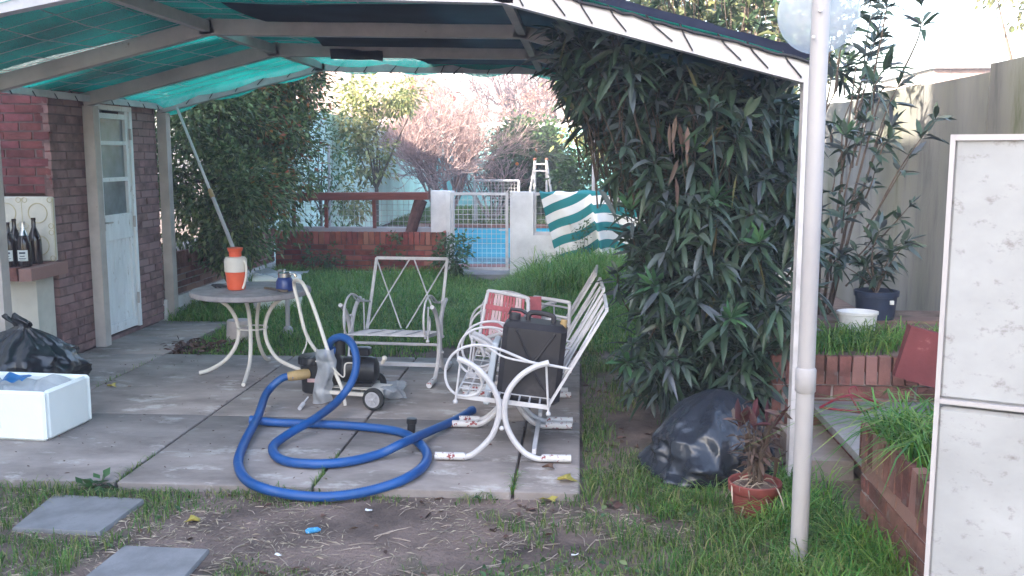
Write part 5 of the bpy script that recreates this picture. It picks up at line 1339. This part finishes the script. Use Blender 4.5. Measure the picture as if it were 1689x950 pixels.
# ---- plant in the blue pot
tt = []
for px, py in ((1412, 415), (1440, 400), (1470, 420), (1490, 405), (1425, 440), (1460, 445), (1395, 440), (1450, 380)):
    t = AY(px, py, 6.6 + U(-.12, .12)); tt.append(((bpc.x, bpc.y, bpc.z + .18), tuple(t)))
whorl_plant('potted_oleander', 'leggy dark leaved plant growing in the dark blue pot', (bpc.x, bpc.y, bpc.z + .18), tt, .17, .034, 'olive', .008, 'plant', per=15, rows=2)
# ---- withered plant in the terracotta pot
wp = empty('withered_plant', (.80, 4.28, .13), 'withered plant with dark red leaves in the terracotta pot', 'plant')
mb = MB(); LP, LD = [], []
for k in range(26):
    a = U(0, 6.28); r_ = U(.02, .16); h_ = U(.12, .36); e = (.80 + r_ * math.cos(a), 4.28 + r_ * math.sin(a), .13 + h_); mid = (.80 + r_ * .4 * math.cos(a), 4.28 + r_ * .4 * math.sin(a), .13 + h_ * .6)
    pts = spline([(.80 + .03 * math.cos(a), 4.28 + .03 * math.sin(a), .11), mid, e], 4); mb.tube(pts, .0032, 4)
    for q in pts[3:]:
        if U(0, 1) < .75: LP.append(tuple(q)); LD.append((U(-1, 1), U(-1, 1), U(-.9, .6)))
mb.build('stems', 'bark', wp); leaf_obj('dry_leaves', np.array(LP), np.array(LD), rnd(len(LP), .05, .11), .022, 'olive_dead', wp)
n = 9; leaf_obj('red_leaves', np.array([(.80, 4.27, .40)]) + RNG.normal(0, .035, (n, 3)) * (1, 1, .6), np.array([0, 0, 1.0]) + RNG.normal(0, .4, (n, 3)), rnd(n, .11, .17), .045, 'redleaf', wp)
n = 46; leaf_obj('straw_fringe', np.array([(.80, 4.28, .14)]) + RNG.normal(0, .055, (n, 3)) * (1, 1, .1), RNG.normal(0, 1, (n, 3)) * (1, 1, .5) + (0, 0, .3), rnd(n, .08, .17), .008, 'straw', wp, droop=.6)

# ---- grass
M['straw_twig'] = mat('dry_twig', (.34, .27, .22), .9, .2, 20, 0, island=.4)
M['weed_turf'] = leafmat('turf_weed_leaf', (.075, .15, .06), .45, .03, .3, islcol=(.13, .17, .07))
def field(n, x0, x1, y0, y1, dens): 
    x = RNG.uniform(x0, x1, n); y = RNG.uniform(y0, y1, n); k = RNG.random(n) < dens(x, y); return x[k], y[k]
V_ = []; Q_ = []; T_ = []
def grass_obj(name, sets, m, lab, org):
    VV, QQ, TT, o = [], [], [], 0
    for P, Hh, W, bd in sets:
        V, Q, T = blades(P, Hh, W, bd); VV.append(V); QQ.append(Q + o); TT.append(T + o); o += len(V)
    return stuff(np_mesh(name, np.concatenate(VV), np.concatenate(QQ), np.concatenate(TT), m, org=org), lab, 'grass')
def P3(x, y, z=GZ): return np.stack([x, y, np.full(len(x), z)], 1)
sm_ = lambda a, lo, hi: np.clip((a - lo) / (hi - lo), 0, 1)
def fd(x, y):
    c = vnoise(x, y, .42, 1) * .6 + vnoise(x, y, .13, 2) * .4
    bare = np.exp(-(((x + .95) / 1.25) ** 2 + ((y - 4.0) / .42) ** 2) * 1.1)
    d = sm_(c + .28 - .62 * bare + .12 * sm_(x, .4, 1.0) - .12 * np.exp(-((x - .25) / .3) ** 2) + .15 * sm_(3.6 - y, 0, .5), .50, .72)
    edge = np.exp(-((y - 4.43) / .05) ** 2) * (vnoise(x, y * 0, .22, 5) > .42) * .8
    st_ = ((x > -2.5) & (x < -2.0) & (y > 3.84) & (y < 4.3)) | ((x > -2.0) & (x < -1.42) & (y < 3.74))
    return np.maximum(d, edge * .8) * np.where(st_, 0, 1)
x, y = field(34000, -3.6, 1.2, 2.9, 4.47, fd)
hh = (.018 + .085 * vnoise(x, y, .26, 3) ** 1.8) * RNG.uniform(.5, 1.4, len(x)); hh *= 1 + 1.2 * sm_(x, .3, .8)
grass_obj('front_grass', [(P3(x, y), hh, .0042, rnd(len(x), .5, 1.2))], 'grass', 'patchy short grass on the bare soil before the patio', (0, 3.8, GZ))
x, y = field(12000, -3.2, 1.0, 3.1, 4.45, lambda x, y: .8 * (vnoise(x, y, .25, 8) > .35)); 
a = rnd(len(x), 0, 6.283); d = np.stack([np.cos(a), np.sin(a), rnd(len(x), -.02, .3)], 1)
Vv, Qq, _ = leaves(P3(x, y, GZ + .004), d, rnd(len(x), .015, .11) * RNG.uniform(.4, 1, len(x)), rnd(len(x), .003, .007), simple=True, fold=.3)
stuff(np_mesh('dry_litter', Vv, Qq, None, 'straw', org=(0, 3.8, GZ)), 'dry straw and twigs littering the bare soil', 'litter')
x, y = field(420, -3.0, 1.1, 3.1, 4.42, lambda x, y: .8 * (vnoise(x, y, .3, 19) > .3)); a = rnd(len(x), 0, 6.283); L_ = rnd(len(x), .04, .15); tw_ = MB()
for x_, y_, a_, l_ in zip(x, y, a, L_):
    k_ = U(-.25, .25); tw_.tube([(x_, y_, GZ + .004), (x_ + l_ * .5 * math.cos(a_), y_ + l_ * .5 * math.sin(a_), GZ + .008), (x_ + l_ * math.cos(a_ + k_), y_ + l_ * math.sin(a_ + k_), GZ + .005)], [.0022, .002, .0012], 4, False)
stuff(tw_.build('twig_litter', 'straw_twig', loc=(0, 3.8, GZ)), 'pale broken twigs lying on the bare soil', 'litter')
x, y = field(1500, -3.2, 1.2, 3.1, 7.5, lambda x, y: np.where(y < 4.45, .35, np.where(x > .06, .9, 0)) * (vnoise(x, y, .3, 12) > .4))
a = rnd(len(x), 0, 6.283); d = np.stack([np.cos(a), np.sin(a), rnd(len(x), -.05, .35)], 1)
Vv, Qq, Tt = leaves(P3(x, y, GZ + .008), d, rnd(len(x), .025, .07), rnd(len(x), .012, .03), fold=.2)
stuff(np_mesh('leaf_litter', Vv, Qq, Tt, 'deadleaf', org=(0, 4.5, GZ)), 'small brown fallen leaves scattered over the soil', 'litter')
x, y = field(650, -4.0, 0.0, 4.5, 7.5, lambda x, y: .35 + .65 * (vnoise(x, y, .35, 14) > .55)); a = rnd(len(x), 0, 6.283); d = np.stack([np.cos(a), np.sin(a), rnd(len(x), 0, .2)], 1)
Vv, Qq, Tt = leaves(P3(x, y, .004), d, rnd(len(x), .006, .03) * RNG.uniform(.5, 1.2, len(x)), rnd(len(x), .003, .012), fold=.2)
stuff(np_mesh('patio_litter', Vv, Qq, Tt, 'deadleaf', org=(-2, 6, 0)), 'specks of dry leaf and dirt scattered on the patio slabs', 'litter')
# broad leaved weeds mixed into the turf
x, y = field(2600, -3.3, 1.15, 3.0, 4.45, lambda x, y: (vnoise(x, y, .3, 17) > .62) * .8 * fd(x, y)); d = RNG.normal(0, 1, (len(x), 3)) * (1, 1, .4) + (0, 0, .55)
Vv, Qq, Tt = leaves(P3(x, y, GZ + .008) + RNG.random((len(x), 3)) * (0, 0, .03), d, rnd(len(x), .02, .045), rnd(len(x), .014, .03), fold=.15)
stuff(np_mesh('turf_weeds', Vv, Qq, Tt, 'weed_turf', org=(0, 3.8, GZ)), 'low broad leaved weeds mixed into the front grass', 'weeds')
# lusher right foreground
x, y = field(15000, .25, 1.2, 2.9, 4.75, lambda x, y: sm_(vnoise(x, y, .2, 21) * .8 + .5 * sm_(x - .3 * (y - 3.3), .45, .95), .55, .85))
hh = (.05 + .15 * sm_(x, .55, 1.15)) * (.35 + 1.3 * vnoise(x, y, .2, 23)) * RNG.uniform(.5, 1.3, len(x))
grass_obj('right_grass', [(P3(x, y), hh, .006, rnd(len(x), .6, 1.4))], 'grass_lush', 'long bright grass around the foot of the lamp post', (.8, 3.8, GZ))
# between patio and oleander
x, y = field(13000, .03, 1.1, 4.45, 8.2, lambda x, y: sm_(vnoise(x, y, .3, 31) * .8 + .35 * np.exp(-((x - .06) / .09) ** 2) + .25 * sm_(5.2 - y, 0, .6) - .22 * np.exp(-((x - .6) / .4) ** 2 - ((y - 6) / 1.2) ** 2), .40, .68))
grass_obj('side_grass', [(P3(x, y), (.02 + .09 * vnoise(x, y, .22, 33) ** 1.6) * RNG.uniform(.5, 1.4, len(x)), .005, rnd(len(x), .5, 1.2))], 'grass', 'thin grass between the patio and the oleander', (.5, 6, GZ))
# the lawn behind the patio, taller towards the walls
def ld(x, y):
    c = vnoise(x, y, .5, 41) * .6 + vnoise(x, y, .18, 42) * .4
    return sm_(c + .55 * sm_(y, 7.5, 9.2), .38, .62) * np.where((x < -3.32) & (y < 9.1), 0, 1)
x, y = field(70000, -4.05, 1.4, 7.54, 12.6, ld)
hh = (.05 + .10 * sm_(y, 7.6, 10.5) + .10 * vnoise(x, y, .55, 44) * sm_(y, 8.5, 11)) * RNG.uniform(.5, 1.35, len(x))
path = np.exp(-((x + 1.15) / .35) ** 2) * sm_(y, 9.0, 11.5); hh *= 1 - .72 * path
mound = np.exp(-((x - .2) / .75) ** 2 - ((y - 11.4) / .9) ** 2)
hh *= 1 + 1.1 * mound
grass_obj('back_lawn', [(P3(x, y), hh, .0075, rnd(len(x), .4, 1.2))], 'grass_lush', 'lush unmown grass between the patio and the garden wall', (-1.3, 10, GZ))
x, y = field(9000, -.85, 1.5, 10.4, 12.5, lambda x, y: sm_(np.exp(-((x - .25) / .8) ** 2) * vnoise(x, y, .3, 51) * 1.6, .3, .8))
grass_obj('tall_grass', [(P3(x, y), rnd(len(x), .28, .62), .010, rnd(len(x), .35, 1.1))], 'grass_lush', 'tall grass mound in front of the striped cloth', (.2, 11.5, GZ))
# raised beds
x, y = field(420, 1.27, 2.1, 3.5, 4.05, lambda x, y: np.full(len(x), .9))
s1 = (P3(x, y, .44), rnd(len(x), .12, .30), .009, rnd(len(x), .8, 1.7))
k = 230; x2 = rnd(k, 1.22, 1.36); y2 = rnd(k, 3.5, 3.98); 
o = grass_obj('overhanging_grass', [s1, (P3(x2, y2, .45), rnd(k, .14, .27), .009, rnd(k, 1.4, 2.1))], 'grass_lush', 'long grass spilling over the brick planter by the cabinet', (1.5, 3.4, .45))
x, y = field(2600, 1.35, 2.7, 5.6, 6.15, lambda x, y: sm_(vnoise(x, y, .2, 61), .3, .6))
grass_obj('bed_grass', [(P3(x, y, .43), rnd(len(x), .06, .2), .007, rnd(len(x), .7, 1.6))], 'grass_lush', 'tufts of grass on the raised bed in front of the white tub', (2, 5.9, .43))
x, y = field(1500, -4.0, -3.3, 9.0, 9.9, lambda x, y: np.full(len(x), .7))
grass_obj('corner_grass', [(P3(x, y), rnd(len(x), .08, .22), .008, rnd(len(x), .5, 1.3))], 'grass_lush', 'grass tufts at the foot of the left planter', (-3.7, 9.4, GZ))
x, y = field(40000, -4.5, 3, PY1 + .3, 29.8, lambda x, y: .3 + .7 * vnoise(x, y, 1.2, 71))
grass_obj('pool_lawn', [(P3(x, y), rnd(len(x), .06, .16), .02, rnd(len(x), .4, 1.1))], 'grass', 'lawn beyond the swimming pool', (0, 26, GZ))
# grass in the open joints of the patio
pts = []
for xj, ya, yb in ((-.31, 4.5, 4.8), (-1.29, 4.5, 5.0), (-2.28, 4.5, 4.9), (-3.35, 6.4, 7.4)):
    k = 60; pts.append(np.stack([xj + RNG.normal(0, .006, k), ya + (yb - ya) * RNG.random(k) ** 1.6, np.full(k, -.03)], 1))
pts = np.concatenate(pts); grass_obj('joint_grass', [(pts, rnd(len(pts), .03, .075), .0045, rnd(len(pts), .5, 1.2))], 'grass', 'little weeds growing in the open joints of the patio', (-1.3, 5, 0))

# ---- fallen leaves one can point at
def fleaf(px, py, z, s, m, lab, rz):
    q = G(px, py, z + .012); mb = MB(); n = 14; ring = []
    for i in range(n):
        a = 2 * math.pi * i / n; r_ = s * (1 + .32 * math.cos(a * 5) - .1 * math.cos(a)); ring.append(q + Vector((r_ * math.cos(a + rz), r_ * .75 * math.sin(a + rz), .012 * math.sin(a * 2 + rz) + .006)))
    mb.add([q] + ring, [(0, i + 1, (i + 1) % n + 1) for i in range(n)]); o = mb.build('fallen_leaf', m, loc=tuple(q)); md = o.modifiers.new('s', 'SOLIDIFY'); md.thickness = .0012
    tag(o, lab, 'leaf', 'big fallen leaves')
fleaf(906, 823, GZ, .04, 'yellowleaf', 'lobed yellow leaf on the soil just off the corner of the patio', .4)
fleaf(934, 790, .0, .045, 'yellowleaf', 'yellowish leaf lying on the patio corner near the glider foot', 1.2)
fleaf(905, 770, .0, .03, 'deadleaf', 'brown leaf on the slab under the glider foot', .8)
fleaf(318, 858, GZ, .032, 'yellowleaf', 'small yellow leaf between the paving stone and the bare soil', 2.1)
fleaf(1012, 834, GZ, .04, 'deadleaf', 'curled brown leaf on the soil right of the yellow leaf', 0)
fleaf(185, 636, .0, .03, 'yellowleaf', 'dull yellow leaf on the slab behind the foam box', 1)
fleaf(585, 545, GZ, .06, 'olive_dead', 'big dry leaf in the grass behind the lone glider', 1)
# pile of brown leaves at the patio's back corner
n = 420; q = np.array(G(322, 580, GZ)); p = q + RNG.normal(0, 1, (n, 3)) * (.13, .12, 0) ; p[:, 2] = GZ + np.abs(RNG.normal(0, .03, n)) + .005
Vv, Qq, Tt = leaves(p, RNG.normal(0, 1, (n, 3)) * (1, 1, .4), rnd(n, .04, .09), rnd(n, .02, .04))
stuff(np_mesh('leaf_heap', Vv, Qq, Tt, 'deadleaf', org=tuple(q)), 'heap of dead brown leaves at the back edge of the patio', 'leaves')

# ---- weeds and climbers at the wall and planter
def bushy(name, lab, base, cen, rad, ncl, per, clr, L, W, m, cat='plant', group=None):
    r = empty(name, base, lab, cat, group); P, D, C = clumps([(cen, rad)], ncl, per, clr, .1, .3); mb = MB(); limbs(mb, base, [tuple(c) for c in C[:5]], .012, .3, 5); mb.build('stems', 'bark', r)
    leaf_obj('leaves', P, D, L * rnd(len(P), .7, 1.25), W, m, r, simple=True); return r
M['weed'] = leafmat('weed_leaf', (.06, .125, .045), .4, .03, .3)
bushy('weed', 'tall leafy weed at the left foot of the mesh gate', (-1.62, 12.25, GZ), (-1.6, 12.25, .30), (.22, .2, .36), 34, 26, .1, .07, .035, 'weed')
bushy('weed', 'weed climbing the middle of the dark red planter', (-2.55, 12.5, GZ), (-2.5, 12.5, .35), (.16, .07, .32), 16, 14, .08, .06, .03, 'weed')
bushy('weed', 'weed sprawling over the left half of the dark red planter', (-3.3, 12.45, GZ), (-3.3, 12.45, .28), (.36, .1, .30), 24, 20, .1, .06, .03, 'weed')
bushy('weed', 'thin weed growing beside the striped cloth', (.02, 12.35, GZ), (.05, 12.35, .45), (.12, .08, .4), 14, 14, .08, .05, .025, 'weed')
bushy('weed', 'broad leafed weed at the front edge of the patio', (-2.35, 4.42, GZ), (-2.35, 4.42, .0), (.09, .04, .03), 10, 6, .03, .06, .04, 'weed')
n = 26
for k, (px, lab) in enumerate(((515, 'strap leaved plant at the left end behind the mesh fence'), (560, 'strap leaved plant second from the left behind the mesh fence'), (605, 'strap leaved plant in the middle behind the mesh fence'), (650, 'strap leaved plant at the right end behind the mesh fence'))):
    q = AY(px, 372, 13.65); q.z = .45; r = empty('strap_leaf_plant', q, lab, 'plant', 'strap leaved plants behind the fence')
    d = RNG.normal(0, 1, (40, 3)) * (1, 1, .3) + (0, 0, .95); leaf_obj('leaves', np.tile(np.array(q), (40, 1)) + RNG.normal(0, .05, (40, 3)) * (1, 1, 0), d, rnd(40, .3, .55), .035, 'agap', r, droop=.55)
    mb = MB(); mb.lathe([(.3, GZ), (.26, .3), (.12, .46), (.01, .47)], (q.x, q.y, 0), 10); mb.build('mound', 'soil', r)
# ---- bare shrub: twigs forking upwards
def twiggy(name, lab, base, n0, L0, depth, m, spread, r0, bias=(0, 0, .35), org=None, shrink=.76, cat='shrub', kids=(2, 3)):
    r = empty(name, base, lab, cat); A, B, RA, RB, LV = [], [], [], [], []
    def grow(p, d, L, rad, lev):
        q = p + d * L; A.append(p); B.append(q); RA.append(rad); RB.append(rad * .68); LV.append(lev)
        if lev >= depth: return
        for _ in range(random.randint(*kids)):
            dd = (d + Vector((random.gauss(0, spread), random.gauss(0, spread), random.gauss(0, spread * .8))) + Vector(bias) * .35).normalized(); grow(p + d * L * random.uniform(.7, 1), dd, L * shrink * random.uniform(.75, 1.2), rad * .66, lev + 1)
    for i in range(n0):
        a = 2 * math.pi * i / n0 + random.uniform(-.3, .3); s = random.uniform(.25, .75); grow(Vector(base) + Vector((math.cos(a), math.sin(a), 0)) * .08, Vector((math.cos(a) * s, math.sin(a) * s, 1)).normalized(), L0 * random.uniform(.8, 1.2), r0, 0)
    A = np.array([tuple(a) for a in A]); B = np.array([tuple(b) for b in B]); RA = np.array(RA); RB = np.array(RB); LV = np.array(LV)
    def seg(sel, nm):
        a, b, ra, rb = A[sel], B[sel], np.maximum(RA[sel], .0035), np.maximum(RB[sel], .003); d = norm(b - a); u = norm(np.cross(d, [.31, .52, .79])); w = np.cross(d, u); ring = []
        for p_, rr in ((a, ra), (b, rb)):
            for k in range(3): ring.append(p_ + (u * math.cos(2.094 * k) + w * math.sin(2.094 * k)) * rr[:, None])
        V = np.stack(ring, 1).reshape(-1, 3); k6 = np.arange(len(a))[:, None] * 6
        Q = np.concatenate([k6 + np.array([[k, (k + 1) % 3, 3 + (k + 1) % 3, 3 + k]]) for k in range(3)]); np_mesh(nm, V, Q, None, m, r)
    seg(LV <= 1, 'trunk'); seg(LV > 1, 'twigs'); return r
twiggy('bare_shrub', 'large leafless pinkish shrub beyond the pool', (-3.2, 22.9, GZ), 17, 1.0, 6, 'twig', .42, .04, kids=(2, 4), shrink=.74)
twiggy('bare_shrub', 'smaller leafless shrub left of the orange tree', (-2.2, 24.3, GZ), 9, .75, 5, 'twig', .45, .035, shrink=.74)
twiggy('bare_tree', 'tall bare tree behind the teal back wall', (-.7, 34.5, GZ), 4, 2.1, 7, 'twig_far', .42, .16, cat='tree', shrink=.72)
twiggy('bare_tree', 'second bare tree with drooping branches behind the roof gable', (-2.6, 37, GZ), 4, 2.0, 6, 'twig_far', .5, .13, cat='tree', shrink=.72)
# ---- trees of the pool garden
root, P, D = tree('orange_tree', 'rounded orange tree with small fruit beyond the pool', (-1.35, 25.6, GZ), [((-1.4, 25.6, 1.5), (1.05, 1.0, .85)), ((-1.1, 25.6, .85), (1.1, .9, .65)), ((-1.55, 25.5, 2.0), (.5, .5, .4))], 260, 90, .3, .15, .075, 'citrus', .08)
I = RNG.choice(len(P), 26)
for i in I:
    mb = MB(); q = P[i] + D[i] * .06; mb.ball(tuple(q), .045, 8); mb.build('fruit', 'fruit', root)
tree('pale_tree', 'yellow green tree in full sun right of the teal wall', (.9, 20.5, GZ), [((.75, 20.5, 2.6), (1.1, 1.0, 1.0)), ((1.3, 20.2, 1.8), (1.1, 1.0, .8)), ((.2, 20.6, 3.4), (.7, .8, .6)), ((1.6, 20.6, 3.6), (1.2, 1, .8))], 230, 80, .3, .14, .08, 'pale_leaf', .08)
tree('round_bush', 'dark rounded bush at the foot of the pale tree', (.0, 19.2, GZ), [((.05, 19.2, .9), (.55, .5, .72))], 70, 80, .2, .1, .055, 'citrus', .04, cat='bush')
tree('pale_bush', 'sunlit yellow green bush before the pale left wall', (-3.95, 18.6, GZ), [((-4.25, 18.6, 2.2), (.28, .9, .5)), ((-3.8, 18.9, 2.75), (.75, .8, .35)), ((-4.3, 18.3, 1.2), (.22, .8, .8)), ((-3.9, 18.4, 1.7), (.3, .5, .5))], 120, 40, .22, .11, .06, 'pale_leaf', .05, cat='bush')
tree('wall_climber', 'thin green climber hanging on the pale left wall', (-4.3, 15.6, GZ), [((-4.15, 15.6, 1.5), (.3, .6, .9)), ((-3.9, 15.4, 1.1), (.35, .4, .5))], 44, 26, .2, .09, .035, 'weed', .03, cat='climber', gap=.25)
M['pink_leaf'] = leafmat('pinkish_leaf', (.30, .19, .17), .4, .03, .35)
tree('pinkish_tree', 'loose pinkish foliage behind the teal back wall', (-2.4, 33, GZ), [((-2.6, 33, 2.9), (1.5, 1, .9)), ((-.9, 33, 3.2), (1.3, 1, .8))], 130, 44, .3, .13, .05, 'pink_leaf', .1, gap=.3)
fl, P, D = tree('red_flowering_shrub', 'shrub with scarlet flowers above the bare shrub', (-3.9, 26, GZ), [((-4.0, 26, 3.15), (.6, .5, .3)), ((-3.8, 26, 2.5), (.5, .5, .5))], 26, 22, .2, .1, .045, 'pale_leaf', .04, cat='shrub')
I = RNG.choice(len(P), 130); leaf_obj('flowers', P[I] + RNG.normal(0, .05, (130, 3)), D[I], .12, .09, 'redflower', fl, simple=True)
tree('far_tree', 'pale sunlit tree beyond the right concrete wall', (6.6, 15.5, GZ), [((7.2, 15.5, 4.4), (1.3, 1.2, 1.0)), ((7.9, 15.3, 3.2), (1.0, 1, .8))], 90, 60, .28, .13, .07, 'pale_leaf', .1)
tree('pale_tree', 'bright yellow green tree above the pergola beam, left of the sunlit oleander', (1.0, 15.5, GZ), [((1.2, 15.4, 3.8), (1.6, 1.2, 1.1)), ((2.4, 15, 3.0), (1.2, 1, .9))], 190, 75, .3, .14, .07, 'pale_leaf', .09)
# creeper strands on the top of the right wall
for k, (px, py) in enumerate(((1540, 155), (1600, 150))): pass
